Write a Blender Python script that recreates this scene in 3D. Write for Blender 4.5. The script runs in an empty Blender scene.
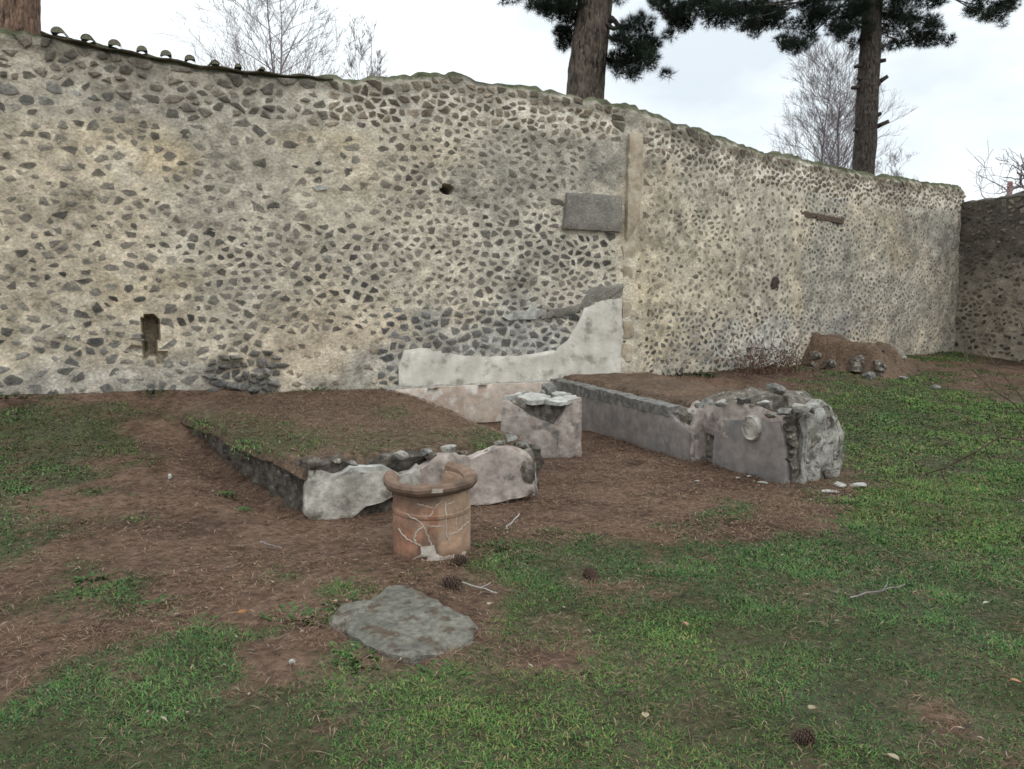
import bpy, bmesh, math, random
import numpy as np
from mathutils import Vector, Matrix
R = math.radians
random.seed(7); rng = np.random.default_rng(7)
sc = bpy.context.scene
col = sc.collection

# ------------------------------------------------------------------ camera, sky, sun, exposure
FOC, CX, CY, HOR, VPX = 800., 512., 384.5, 304., 2300.
PITCH = math.atan((CY - HOR) / FOC)
YAW = math.pi / 2 - math.atan((VPX - CX) / (FOC / math.cos(PITCH)))
CAM = np.array([0, 0, 1.6])
FW = np.array([math.sin(YAW) * math.cos(PITCH), math.cos(YAW) * math.cos(PITCH), -math.sin(PITCH)])
RT = np.array([math.cos(YAW), -math.sin(YAW), 0.])
UP = np.cross(RT, FW)
cd = bpy.data.cameras.new('camera'); cam = bpy.data.objects.new('camera', cd); col.objects.link(cam)
cd.sensor_width = 36; cd.lens = 36 * FOC / 1024; cd.clip_end = 2000; cd.clip_start = .05
M = Matrix.Identity(4)
for i in range(3):
    M[i][0] = RT[i]; M[i][1] = UP[i]; M[i][2] = -FW[i]; M[i][3] = CAM[i]
cam.matrix_world = M
sc.camera = cam

SUN_EL, SUN_AZ = R(48), R(160)      # azimuth measured clockwise from +Y
w = bpy.data.worlds.new('World'); sc.world = w; w.use_nodes = True
nt = w.node_tree; N = nt.nodes; L = nt.links
for n in list(N): N.remove(n)
out = N.new('ShaderNodeOutputWorld'); bg = N.new('ShaderNodeBackground'); L.new(bg.outputs[0], out.inputs[0])
bg.inputs[1].default_value = .1
sky = N.new('ShaderNodeTexSky'); sky.sky_type = 'NISHITA'; sky.sun_disc = False
sky.sun_elevation = SUN_EL; sky.sun_rotation = SUN_AZ
tc = N.new('ShaderNodeTexCoord')
mp = N.new('ShaderNodeMapping'); mp.inputs['Scale'].default_value = (1, 1, 2.2); L.new(tc.outputs['Generated'], mp.inputs[0])
cn = N.new('ShaderNodeTexNoise'); cn.inputs['Scale'].default_value = 2.3; cn.inputs['Detail'].default_value = 7; cn.inputs['Roughness'].default_value = .55
L.new(mp.outputs[0], cn.inputs['Vector'])
cr = N.new('ShaderNodeValToRGB'); cr.color_ramp.elements[0].position = .34; cr.color_ramp.elements[1].position = .52
cr.color_ramp.elements[0].color = (.66, .66, .66, 1)
L.new(cn.outputs[0], cr.inputs[0])
# an overcast layer: bright towards the zenith, paler blue where it is thin
sx = N.new('ShaderNodeSeparateXYZ'); L.new(tc.outputs['Generated'], sx.inputs[0])
zr = N.new('ShaderNodeMapRange'); L.new(sx.outputs['Z'], zr.inputs[0])
zr.inputs['From Min'].default_value = .25; zr.inputs['From Max'].default_value = 1.0
zr.inputs['To Min'].default_value = 11.6; zr.inputs['To Max'].default_value = 20
cc = N.new('ShaderNodeCombineColor')
for i, k in enumerate((.905, .972, 1.0)):
    m_ = N.new('ShaderNodeMath'); m_.operation = 'MULTIPLY'; m_.inputs[1].default_value = k
    L.new(zr.outputs[0], m_.inputs[0]); L.new(m_.outputs[0], cc.inputs[i])
mx = N.new('ShaderNodeMix'); mx.data_type = 'RGBA'
L.new(cr.outputs[0], mx.inputs[0]); L.new(sky.outputs[0], mx.inputs[6]); L.new(cc.outputs[0], mx.inputs[7])
L.new(mx.outputs[2], bg.inputs[0])

sl = bpy.data.lights.new('sun', 'SUN'); sl.energy = .75; sl.angle = R(25); sl.color = (1, .96, .9)
so = bpy.data.objects.new('sun', sl); col.objects.link(so)
sd = Vector((math.sin(SUN_AZ) * math.cos(SUN_EL), math.cos(SUN_AZ) * math.cos(SUN_EL), math.sin(SUN_EL)))
so.rotation_euler = sd.to_track_quat('Z', 'Y').to_euler()
vs = sc.view_settings
vs.view_transform = 'Standard'; vs.look = 'None'; vs.exposure = .06; vs.gamma = 1; vs.use_curve_mapping = False
sc.render.engine = 'CYCLES'
sc.cycles.use_denoising = True
sc.cycles.max_bounces = 5; sc.cycles.diffuse_bounces = 3; sc.cycles.transparent_max_bounces = 4
sc.cycles.filter_width = 1.6

# ------------------------------------------------------------------ helpers
def ray(x, y): return FW + RT * (x - CX) / FOC - UP * (y - CY) / FOC
def gz(x, y, z=0.):
    d = ray(x, y); return CAM + d * (z - CAM[2]) / d[2]
def gy(x, y, Y):
    d = ray(x, y); return CAM + d * Y / d[1]
def gx(x, y, X):
    d = ray(x, y); return CAM + d * X / d[0]
def at(x, y, depth): return CAM + ray(x, y) * depth
def topx(P):
    v = np.asarray(P) - CAM; w_ = np.maximum(v @ FW, .05)
    return CX + FOC * (v @ RT) / w_, CY - FOC * (v @ UP) / w_, v @ FW

def _hash(ix, iy, iz, seed):
    h = (ix.astype(np.int64) * 374761393 + iy.astype(np.int64) * 668265263 + iz.astype(np.int64) * 1274126177 + seed * 974711) & 0xffffffff
    h = ((h ^ (h >> 13)) * 1274126177) & 0xffffffff
    h = ((h ^ (h >> 16)) * 668265263) & 0xffffffff
    return ((h ^ (h >> 15)) & 0xffffff) / float(0xffffff)
def vnoise(P, seed=0):
    P = np.asarray(P, float); f = np.floor(P); t = P - f; t = t * t * (3 - 2 * t); i = f.astype(np.int64)
    r = 0
    for a in (0, 1):
        for b in (0, 1):
            for c in (0, 1):
                wt = (t[..., 0] if a else 1 - t[..., 0]) * (t[..., 1] if b else 1 - t[..., 1]) * (t[..., 2] if c else 1 - t[..., 2])
                r = r + wt * _hash(i[..., 0] + a, i[..., 1] + b, i[..., 2] + c, seed)
    return r * 2 - 1
def fbm(P, scale=1., oct=4, seed=0):
    P = np.asarray(P, float) * scale; r = 0; a = .5
    for k in range(oct):
        r = r + a * vnoise(P, seed + k * 17); P = P * 2.03 + 5.3; a *= .5
    return r
def sstep(a, b, x):
    t = np.clip((x - a) / (b - a), 0, 1); return t * t * (3 - 2 * t)
def p3(x, y, z=0): return np.stack(np.broadcast_arrays(x, y, z), -1).astype(float)

def tag(o, label, cat, group=None, kind=None):
    if label: o['label'] = label
    if cat: o['category'] = cat
    if group: o['group'] = group
    if kind: o['kind'] = kind
    return o
def link(name, me, m, parent=None):
    if m is not None and not len(me.materials): me.materials.append(m)
    o = bpy.data.objects.new(name, me); col.objects.link(o)
    if parent is not None: o.parent = parent
    return o
def empty(name, loc=(0, 0, 0)):
    o = bpy.data.objects.new(name, None); col.objects.link(o); o.location = loc; o.empty_display_size = .1
    return o
def setcol(me, cols):
    a = me.color_attributes.new('Col', 'FLOAT_COLOR', 'POINT')
    c = np.ones((len(me.vertices), 4), np.float32); c[:, :3] = cols
    a.data.foreach_set('color', c.ravel())
def mesh_np(name, V, F, m, parent=None, cols=None, smooth=False):
    """V (n,3); F (k,3) or (k,4) index array, or a list of faces. Vertices are world coordinates; made local to a parent's location."""
    V = np.asarray(V, np.float32)
    if parent is not None: V = V - np.array(parent.location, np.float32)
    me = bpy.data.meshes.new(name)
    if isinstance(F, np.ndarray):
        k, n = F.shape
        me.vertices.add(len(V)); me.vertices.foreach_set('co', V.ravel())
        me.loops.add(k * n); me.loops.foreach_set('vertex_index', F.astype(np.int32).ravel())
        me.polygons.add(k)
        me.polygons.foreach_set('loop_start', np.arange(0, k * n, n, dtype=np.int32))
        me.polygons.foreach_set('loop_total', np.full(k, n, np.int32))
        me.update(calc_edges=True); me.validate()
    else:
        me.from_pydata(V.tolist(), [], F); me.update()
    if cols is not None: setcol(me, cols)
    if smooth: me.polygons.foreach_set('use_smooth', np.ones(len(me.polygons), bool))
    return link(name, me, m, parent)
class MB:
    def __init__(s): s.v = []; s.f = []; s.c = []
    def add(s, V, F, c=None):
        b = len(s.v); s.v.extend([tuple(p) for p in V]); s.f.extend([tuple(i + b for i in f) for f in F])
        s.c.extend([c if c is not None else (.5, .5, .5)] * len(V))
    def tube(s, pts, rad, n=6, c=None, cap=True):
        pts = [np.asarray(p, float) for p in pts]; V = []; F = []
        ref = np.array([.31, .17, .93])
        for i, p in enumerate(pts):
            d = pts[min(i + 1, len(pts) - 1)] - pts[max(i - 1, 0)]; d = d / (np.linalg.norm(d) + 1e-9)
            u = np.cross(d, ref)
            if np.linalg.norm(u) < .1: u = np.cross(d, [1, 0, 0])
            u /= np.linalg.norm(u); v = np.cross(d, u)
            for k in range(n):
                a = 2 * math.pi * k / n; V.append(p + (u * math.cos(a) + v * math.sin(a)) * rad[i])
        for i in range(len(pts) - 1):
            for k in range(n):
                F.append((i * n + k, i * n + (k + 1) % n, (i + 1) * n + (k + 1) % n, (i + 1) * n + k))
        if cap: F.append(tuple(range(n))[::-1]); F.append(tuple((len(pts) - 1) * n + k for k in range(n)))
        s.add(V, F, c)
    def build(s, name, m, parent=None, cols=False, smooth=False):
        return mesh_np(name, np.array(s.v), s.f, m, parent, np.array(s.c) if cols else None, smooth)

def mat(name, c1, c2=None, scale=4, c3=None, scale3=9, t3=(.55, .65), attr=False, bump=.3, bscale=30, rough=.95, vary=.35, stretch=None, vor=None, spec=.2):
    m = bpy.data.materials.new(name); m.use_nodes = True
    nt = m.node_tree; N = nt.nodes; L = nt.links; b = N['Principled BSDF']
    b.inputs['Roughness'].default_value = rough; b.inputs['Specular IOR Level'].default_value = spec
    tc = N.new('ShaderNodeTexCoord'); vec = tc.outputs['Object']
    if stretch:
        mp = N.new('ShaderNodeMapping'); mp.inputs['Scale'].default_value = stretch; L.new(vec, mp.inputs[0]); vec = mp.outputs[0]
    def noise(s, det=6, r=.6):
        n = N.new('ShaderNodeTexNoise'); n.inputs['Scale'].default_value = s; n.inputs['Detail'].default_value = det; n.inputs['Roughness'].default_value = r
        L.new(vec, n.inputs['Vector']); return n.outputs[0]
    def ramp(x, lo, hi):
        r = N.new('ShaderNodeMapRange'); r.interpolation_type = 'SMOOTHSTEP'; r.inputs[1].default_value = lo; r.inputs[2].default_value = hi
        L.new(x, r.inputs[0]); return r.outputs[0]
    def mix(f, a, c, mode='MIX'):
        x = N.new('ShaderNodeMix'); x.data_type = 'RGBA'; x.blend_type = mode
        if isinstance(f, float): x.inputs[0].default_value = f
        else: L.new(f, x.inputs[0])
        for k, q in ((6, a), (7, c)):
            if isinstance(q, tuple): x.inputs[k].default_value = (*q, 1)
            else: L.new(q, x.inputs[k])
        return x.outputs[2]
    if attr:
        a = N.new('ShaderNodeAttribute'); a.attribute_name = 'Col'; c = a.outputs['Color']
    else:
        c = mix(ramp(noise(scale), .38, .62), c1, c2 or c1)
    if c3: c = mix(ramp(noise(scale3), *t3), c, c3)
    n2 = noise(bscale * .8)
    g = N.new('ShaderNodeMapRange'); g.inputs[1].default_value = .3; g.inputs[2].default_value = .7; g.inputs[3].default_value = 1 - vary; g.inputs[4].default_value = 1 + vary
    L.new(n2, g.inputs[0])
    x = N.new('ShaderNodeVectorMath'); x.operation = 'SCALE'; L.new(c, x.inputs[0]); L.new(g.outputs[0], x.inputs['Scale'])
    L.new(x.outputs[0], b.inputs['Base Color'])
    if bump:
        h = noise(bscale)
        if vor:
            v = N.new('ShaderNodeTexVoronoi'); v.inputs['Scale'].default_value = vor; v.feature = 'DISTANCE_TO_EDGE'; L.new(vec, v.inputs['Vector'])
            q = ramp(v.outputs['Distance'], 0, .25); mm = N.new('ShaderNodeMath'); mm.operation = 'MULTIPLY_ADD'; mm.inputs[1].default_value = .8
            L.new(q, mm.inputs[0]); L.new(h, mm.inputs[2]); h = mm.outputs[0]
        bp = N.new('ShaderNodeBump'); bp.inputs['Strength'].default_value = bump; bp.inputs['Distance'].default_value = .03
        L.new(h, bp.inputs['Height']); L.new(bp.outputs[0], b.inputs['Normal'])
    return m

MT = dict(
    wall=mat('rubble_masonry', (0, 0, 0), attr=True, bump=.65, bscale=36, vary=.34),
    ground=mat('soil', (0, 0, 0), attr=True, bump=.9, bscale=26, vary=.5),
    leaf=mat('leaf', (0, 0, 0), attr=True, bump=0, bscale=8, vary=.15, rough=.7, spec=.25),
    litter=mat('dry_litter', (0, 0, 0), attr=True, bump=0, bscale=20, vary=.2, rough=.8),
    plaster=mat('white_plaster', (.55, .525, .485), (.36, .345, .32), 3.5, (.22, .21, .19), 6, (.53, .68), bump=.5, bscale=18, vary=.22),
    wallplaster=mat('wall_plaster', (.63, .59, .52), (.50, .465, .405), 3.2, (.29, .265, .225), 4.5, (.53, .70), bump=.35, bscale=16, vary=.16),
    pink=mat('pink_plaster', (.42, .36, .32), (.29, .24, .21), 5, (.17, .155, .14), 6, (.54, .66), bump=.5, bscale=18, vary=.25),
    oldplaster=mat('old_plaster', (.45, .42, .37), (.28, .26, .225), 6, (.16, .145, .12), 8, (.50, .70), bump=.6, bscale=18, vary=.25),
    palepink=mat('pale_pink_plaster', (.50, .42, .35), (.42, .32, .26), 3, (.56, .51, .45), 5, (.52, .62), bump=.3, bscale=16, vary=.18),
    greyplaster=mat('grey_plaster', (.195, .18, .172), (.27, .232, .212), 3.5, (.30, .26, .24), 6, (.54, .7), bump=.3, bscale=16, vary=.16),
    darkrubble=mat('dark_rubble', (.10, .088, .072), (.17, .15, .125), 9, (.32, .29, .25), 15, (.58, .66), bump=.8, bscale=22, vary=.5),
    earthrubble=mat('earthy_rubble', (.06, .05, .042), (.11, .095, .078), 8, (.22, .20, .17), 14, (.60, .68), bump=.8, bscale=22, vary=.5),
    paleruble=mat('pale_rubble', (.37, .35, .31), (.27, .255, .23), 10, (.11, .105, .09), 13, (.56, .64), bump=.9, bscale=24, vary=.35),
    panel=mat('pebbly_render', (.255, .235, .20), (.20, .185, .16), 6, (.36, .34, .31), 40, (.58, .7), bump=.7, bscale=45, vary=.25),
    pil=mat('cream_plaster', (.46, .39, .30), (.36, .29, .21), 3, (.27, .24, .20), 5, (.56, .66), bump=.5, bscale=14, vary=.2),
    tile=mat('mossy_tile', (.17, .152, .115), (.22, .195, .15), 7, (.10, .105, .06), 9, (.5, .62), bump=.5, bscale=25),
    wood=mat('old_wood', (.13, .095, .07), (.09, .065, .05), 5, bump=.5, bscale=20, stretch=(1, 1, 6)),
    dark=mat('dark_brown_stone', (.05, .04, .035), (.08, .06, .05), 6, bump=.6, bscale=18),  # very dark mottled brown, for the single dark stone in the wall
    terra=mat('terracotta', (0, 0, 0), attr=True, bump=.22, bscale=35, vary=.2, rough=.85),
    cement=mat('white_cement', (.48, .43, .375), (.36, .30, .255), 12, bump=.3, bscale=40, vary=.15),
    slab=mat('weathered_stone', (.135, .13, .108), (.195, .182, .152), 6, (.11, .085, .062), 9, (.53, .62), bump=1., bscale=38, vary=.4),
    stone=mat('grey_stone', (.12, .115, .105), (.20, .19, .175), 9, bump=.6, bscale=25),
    white=mat('white_fragment', (.46, .445, .41), (.30, .29, .265), 12, bump=.4, bscale=25, vary=.15),
    backlitbark=mat('backlit_pine_bark', (.055, .045, .038), (.085, .068, .056), 5, (.03, .025, .022), 7, (.50, .62), bump=1., bscale=12, vary=.4, stretch=(2.2, 2.2, .6), vor=5),  # pine bark again, with the backlit shade put into its colour
    bark=mat('pine_bark', (.105, .083, .066), (.15, .12, .095), 5, (.045, .035, .03), 7, (.50, .62), bump=1., bscale=12, vary=.4, stretch=(2.2, 2.2, .6), vor=5),
    redsunbark=mat('red_suntint_bark', (.22, .135, .095), (.15, .10, .075), 5, (.06, .04, .032), 7, (.52, .62), bump=1., bscale=12, vary=.4, stretch=(2.2, 2.2, .6), vor=5),  # reddish bark with a warm sun tint put into the colour
    twig=mat('bare_twig', (.31, .265, .275), (.22, .19, .195), 3, bump=.3, bscale=20),
    needle=mat('pine_needle', (0, 0, 0), attr=True, bump=0, bscale=3, vary=.3, rough=.7),
    cone=mat('cone_scale', (.075, .05, .038), (.11, .075, .055), 20, bump=.3, bscale=60),
    post=mat('rusty_post', (.26, .13, .12), (.34, .28, .27), 4, bump=.2),
)

# ------------------------------------------------------------------ the two wall planes and the ground's height
WY = 10.167
PB = np.array([6.54, WY, 0.])
PHI = R(16.39)
DR = np.array([math.cos(PHI), math.sin(PHI), 0.]); NR = np.array([-math.sin(PHI), math.cos(PHI), 0.])
def wall_pos(s, d=0.):
    """point s metres along the wall from the bend (minus = left), d metres out of its face towards the garden"""
    s = np.asarray(s, float); sl_ = np.minimum(s, 0); sr_ = np.maximum(s, 0)
    k = sstep(-.25, .25, s)
    x = PB[0] + sl_ + sr_ * DR[0]; y = PB[1] + sr_ * DR[1]
    return x + d * math.sin(PHI) * k, y - d * (1 - k + k * math.cos(PHI))
def wall_sz(px, py):
    if px < 632:
        p = gy(px, py, WY); return p[0] - PB[0], p[2]
    d = ray(px, py); p = CAM + d * np.dot(PB - CAM, NR) / np.dot(d, NR)
    return float(np.dot(p - PB, DR)), p[2]
def gh(x, y):
    x = np.asarray(x, float); y = np.asarray(y, float)
    dl = WY - y; dr = -((x - PB[0]) * NR[0] + (y - PB[1]) * NR[1])
    d = np.where(x < PB[0], dl, dr)
    h = .5 * np.clip(1 - d / 4.8, 0, 1) ** (1.1 + .8 * sstep(2.5, .5, x))
    h = h * np.where(x < PB[0], 1 + .22 * sstep(4, -1, x), 1 - .14 * sstep(7, 14, x))
    h = np.where(d < 0, .46, h)
    inside = sstep(1.05, 1.25, x) * sstep(6.0, 5.85, x) * sstep(4.9, 5.6, y) * (y < 10.4)
    h = h * (1 - inside)
    b_ = np.clip((y - 5.95) / 4.03, 0, 1)
    h = h - .10 * np.exp(-((x - (.86 - .95 * b_)) / .2) ** 2) * sstep(5.9, 6.5, y) * sstep(9.9, 8.8, y)
    h = h + .035 * fbm(p3(x, y), .9, 3, 3) * sstep(60, 20, np.hypot(x, y)) + .018 * fbm(p3(x, y), 4, 3, 9)
    return h
def onground(px, py, lift=0.):
    z = 0.
    for _ in range(6):
        p = gz(px, py, z); z = float(gh(p[0], p[1]))
    p[2] = z + lift; return p

# how green the ground is, read off the place in steps of about half a metre
GC = np.array([
    [0, 0, 0, 0, 0, 0, 0, 0, 0, 0, .1, .05, 0, .5, .6, .35, .2],
    [.1, .1, .05, 0, 0, 0, 0, 0, 0, 0, 0, 0, 0, 1, 1, 1, 1],
    [.8, .85, .55, .15, 0, 0, 0, 0, 0, 0, 0, 0, 0, .5, .95, 1, 1],
    [.4, .35, .15, 0, 0, 0, 0, .1, .15, .1, .1, .25, .15, .2, .65, .95, .95],
    [.8, .5, .2, .1, 0, 0, 0, .2, .55, .55, .7, .8, .75, .8, .85, .9, .9],
    [.3, .4, .5, .3, .15, .5, .1, .05, .65, .65, .85, .9, .9, .9, .9, .9, .85],
    [.3, .35, .35, .65, .25, .55, .1, .2, .5, .3, .75, .85, .9, .9, .9, .85, .85],
    [.25, .45, .25, .35, .25, .4, .5, .75, .6, .35, .65, .8, .85, .9, .9, .85, .85],
    [.4, .65, .65, .75, .55, .5, .7, .8, .8, .8, .8, .85, .85, .85, .85, .85, .85],
    [.9, .9, .9, .9, .9, .85, .85, .85, .85, .85, .85, .85, .85, .85, .85, .85, .85]])
def green(x, y):
    P = p3(x, y, np.asarray(x) * 0)
    u, v, dep = topx(P)
    u = np.clip(u / 64., 0, 15.999); v = np.clip((v - 390) / 40., 0, 8.999)
    i = u.astype(int); j = v.astype(int); fu = u - i; fv = v - j
    g = GC[j, i] * (1 - fu) * (1 - fv) + GC[j, i + 1] * fu * (1 - fv) + GC[j + 1, i] * (1 - fu) * fv + GC[j + 1, i + 1] * fu * fv
    g = np.where(dep < .4, .75, g)
    n = fbm(P, 1.6, 4, 21) * 1.1 + fbm(P, 4.5, 3, 33) * .9
    return np.clip(sstep(.25, .75, g * 1.08 + n * .5), 0, 1) * sstep(.02, .2, g)

# ------------------------------------------------------------------ ground, one sheet out to the horizon
def axis(lo, hi, step, far):
    a = [lo]
    st = step
    inner = list(np.arange(lo, hi, step)); left = []; right = []
    x = lo; s_ = step
    while x > -far: s_ *= 1.35; x -= s_; left.append(x)
    x = inner[-1]; s_ = step
    while x < far: s_ *= 1.35; x += s_; right.append(x)
    return np.array(left[::-1] + inner + right)
ax = axis(-7, 20, .06, 700); ay = axis(-1, 15, .06, 700)
X, Y = np.meshgrid(ax, ay, indexing='ij')
Z = gh(X, Y); G = green(X, Y)
P = p3(X, Y)
nb = fbm(P, 2.5, 5, 41)[..., None]; nf = fbm(P, 14, 3, 43)[..., None]
brown = np.array([.118, .074, .051]) - np.array([.04, .026, .018]) * sstep(.05, .4, fbm(P, 1.3, 4, 47))[..., None] - np.array([.03, .02, .016]) * sstep(.1, .4, fbm(P, 6, 3, 49))[..., None] + nb * np.array([.05, .033, .022]) + nf * np.array([.05, .035, .025])
grn = np.array([.042, .052, .024]) + nb * .02
cg = brown * (1 - G[..., None] * .75) + grn * G[..., None] * .75
V = np.stack([X, Y, Z], -1).reshape(-1, 3)
ni, nj = X.shape
idx = np.arange(ni * nj).reshape(ni, nj)
F = np.stack([idx[:-1, :-1], idx[1:, :-1], idx[1:, 1:], idx[:-1, 1:]], -1).reshape(-1, 4)
g = mesh_np('ground', V, F, MT['ground'], None, np.clip(cg, .01, 1).reshape(-1, 3), True)
g['kind'] = 'structure'; g['label'] = 'garden soil covered in brown pine needles with green patches'

# ------------------------------------------------------------------ rubble walls: relief grid plus real stones laid in the mortar
def poly_clip(poly, a, b, c):
    """keep the part of the polygon where a*x+b*y<=c"""
    o = []
    for i in range(len(poly)):
        p, q = poly[i], poly[(i + 1) % len(poly)]
        dp = a * p[0] + b * p[1] - c; dq = a * q[0] + b * q[1] - c
        if dp <= 0: o.append(p)
        if (dp < 0) != (dq < 0) and dp != dq:
            t = dp / (dp - dq); o.append((p[0] + (q[0] - p[0]) * t, p[1] + (q[1] - p[1]) * t))
    return o
def lay_stones(s0, s1, z0, ztop, style, seed):
    """irregular cells packed over the face; returns list of (outline [(s,z)], style dict)"""
    rnd = random.Random(seed); ASP = 1.28; cell = .1
    pts = []; bins = {}
    area = (s1 - s0) * 4.4
    gen = np.random.default_rng(seed); nc = int(area * 800); ga = gen.uniform(s0, s1, nc); gb = z0 + gen.random(nc) * 5.
    k_ = gb < ztop(ga) - .085; ga, gb = ga[k_], gb[k_]
    gu, gv = wpx(ga, gb); gk = vnoise(p3(ga * .55, gb * .55, ga * 0 + 3.), 91); gt = ztop(ga) - gb
    for s, z, u_, v_, kk, hb_ in zip(ga.tolist(), gb.tolist(), gu.tolist(), gv.tolist(), gk.tolist(), gt.tolist()):
        st = style(s, z, u_, v_, kk, hb_)
        if st is None: continue
        r = st['pitch'] * min(1.9, max(.42, .90 * math.exp(rnd.gauss(0, .36)))); q = (s / ASP, z); bi = (int(q[0] // cell), int(q[1] // cell)); ok = True
        k = int(r // cell) + 1
        for a in range(bi[0] - k, bi[0] + k + 1):
            for b in range(bi[1] - k, bi[1] + k + 1):
                for j in bins.get((a, b), ()):
                    p = pts[j]
                    if (p[0] - q[0]) ** 2 + (p[1] - q[1]) ** 2 < (min(r, p[3] * 1.05)) ** 2: ok = False; break
                if not ok: break
            if not ok: break
        if ok: bins.setdefault(bi, []).append(len(pts)); pts.append((q[0], q[1], st, r))
    res = []
    for i, (x, z, st, r) in enumerate(pts):
        if rnd.random() > st['keep']: continue
        poly = [(x - r, z - r), (x + r, z - r), (x + r, z + r), (x - r, z + r)]
        bi = (int(x // cell), int(z // cell)); k = int(2 * r // cell) + 1
        for a in range(bi[0] - k, bi[0] + k + 1):
            for b in range(bi[1] - k, bi[1] + k + 1):
                for j in bins.get((a, b), ()):
                    if j == i: continue
                    p = pts[j]; dx, dz = p[0] - x, p[1] - z
                    if dx * dx + dz * dz > 4.5 * r * r: continue
                    poly = poly_clip(poly, dx, dz, (p[0] ** 2 + p[1] ** 2 - x * x - z * z) / 2)
                    if len(poly) < 3: break
        if len(poly) < 3: continue
        cx_ = sum(p[0] for p in poly) / len(poly); cz_ = sum(p[1] for p in poly) / len(poly)
        sh = rnd.uniform(*st['shrink'])
        kx, kz, sk = rnd.uniform(.9, 1.15), rnd.uniform(.68, 1.08), rnd.uniform(-.3, .3)
        q = []
        for p in poly:
            f1 = sh * rnd.uniform(.7, 1.24); dx, dz = (p[0] - cx_) * f1 * kx, (p[1] - cz_) * f1 * kz
            q.append((cx_ + dx, cz_ + dz + sk * dx))
        o = []
        for a in range(len(q)):
            p, p2 = q[a], q[(a + 1) % len(q)]
            for t in (.14, .86): o.append((p[0] + (p2[0] - p[0]) * t, p[1] + (p2[1] - p[1]) * t))
        o = [(p[0], min(p[1], float(ztop(p[0] * ASP)) - .035)) for p in o]
        res.append(([(p[0] * ASP, p[1]) for p in o], (cx_ * ASP, cz_), st, rnd.random(), rnd.random(), rnd.random()))
    return res
def stone_geometry(stones, place, depth, mort):
    Vs = []; Fs = []; Cs = []; n0 = 0
    for o, c, st, u1, u2, u3 in stones:
        n = len(o); O = np.array(o); c = np.array(c); h = st.get('h', .007) * (.1 + 1.2 * u1)
        tl = (np.array([u2, u3]) - .5) * .09
        S = np.concatenate([O, c + (O - c) * .86, c + (O - c) * .5, [c]])
        rel = S - c
        D = np.concatenate([np.full(n, -.012), np.full(n, h * .75), np.full(n, h), [h * 1.05]]) + (rel @ tl) * (1 if True else 0)
        D = D + depth(S[:, 0], S[:, 1])
        x, y = place(S[:, 0], D); Vs.append(np.stack([x, y, S[:, 1]], -1))
        for k in range(n):
            k2 = (k + 1) % n
            Fs.append((n0 + k, n0 + k2, n0 + n + k2, n0 + n + k)); Fs.append((n0 + n + k, n0 + n + k2, n0 + 2 * n + k2, n0 + 2 * n + k))
            Fs.append((n0 + 2 * n + k, n0 + 2 * n + k2, n0 + 3 * n))
        lo, hi = st['dark'], st['light']; t = u2 ** st.get('pow', 1.4)
        cc_ = np.array(lo) * (1 - t) + np.array(hi) * t
        cc_ = cc_ * (.8 + .4 * u3); sp = 1 + .5 * fbm(p3(S[:, 0] * 1, S[:, 1]), 16, 2, 19)[:, None]
        mc_ = mort(S[:, 0], S[:, 1]); lime = .25 + .45 * vnoise(p3(S[:, 0], S[:, 1]) * 2.1, 23)[:, None]
        edge = np.concatenate([np.full(n, .55), np.full(n, .12), np.full(n, .0), [0.]])[:, None]
        k_ = np.clip(edge + (.34 * np.clip(lime, 0, 1)) * st.get('film', 1.), 0, .92)
        Cs.append(cc_ * sp * (1 - k_) + mc_ * k_); n0 += 3 * n + 1
    return np.concatenate(Vs), Fs, np.concatenate(Cs)

TOPPX = [(-160, 8), (0, 30), (40, 32), (66, 40), (100, 47), (150, 57), (200, 66), (250, 72), (300, 76), (345, 79), (380, 79), (410, 76), (440, 73), (455, 74),
         (480, 81), (520, 87), (570, 94), (600, 101), (631, 108), (680, 123), (720, 138), (760, 151), (800, 159), (850, 171), (900, 179), (958, 187)]
TS = np.array([wall_sz(*p) for p in TOPPX])
S0, S1 = -12.5, 12.2
def wtop(s): return np.interp(s, TS[:, 0], TS[:, 1])
def wtop_rough(s):
    s = np.asarray(s, float)
    return wtop(s) + .06 * fbm(p3(s, s * 0), 2.2, 4, 5) + .03 * vnoise(p3(s * 9, s * 0), 8)
def sz_rect(x0, y0, x1, y1):
    a = wall_sz(x0, y0); b = wall_sz(x1, y1); return min(a[0], b[0]), max(a[0], b[0]), min(a[1], b[1]), max(a[1], b[1])
NICHE = sz_rect(142, 318, 158, 358); PUT = sz_rect(443, 186, 451, 194); SLOT = sz_rect(800, 211, 842, 220)
HOLES = [(NICHE, .40), (PUT, .38), (SLOT, .02), (sz_rect(130, 345, 146, 352), .06), (sz_rect(157, 352, 166, 366), .12),
         (sz_rect(748, 349, 752, 360), .2), (sz_rect(772, 279, 776, 286), .03)]
def inpoly(x, y, poly):
    x = np.asarray(x, float); r = np.zeros(x.shape, bool); n = len(poly)
    for i in range(n):
        (x1, y1), (x2, y2) = poly[i], poly[(i + 1) % n]
        if y1 == y2: continue
        r ^= ((y1 > y) != (y2 > y)) & (x < (x2 - x1) * (y - y1) / (y2 - y1) + x1)
    return r
def wdepth(s, z):
    s = np.asarray(s, float); z = np.asarray(z, float); P = p3(s, z)
    d = .05 * fbm(P, .7, 3, 61) + .034 * fbm(P, 4.5, 4, 62) + .008 * fbm(P, 13, 2, 65)
    jx = s + .03 * vnoise(P * 9, 63); jz = z + .03 * vnoise(P * 9, 64)
    for (a, b, c, e), dd in HOLES:
        d = np.where((jx > a) & (jx < b) & (jz > c) & (jz < e), d - dd, d)
    # face lost above a broken line near the top: the crest is a rougher, later course
    return d
def wpx(s, z):
    x, y = wall_pos(s); u, v, _ = topx(p3(x, y, z)); return u, v
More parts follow.
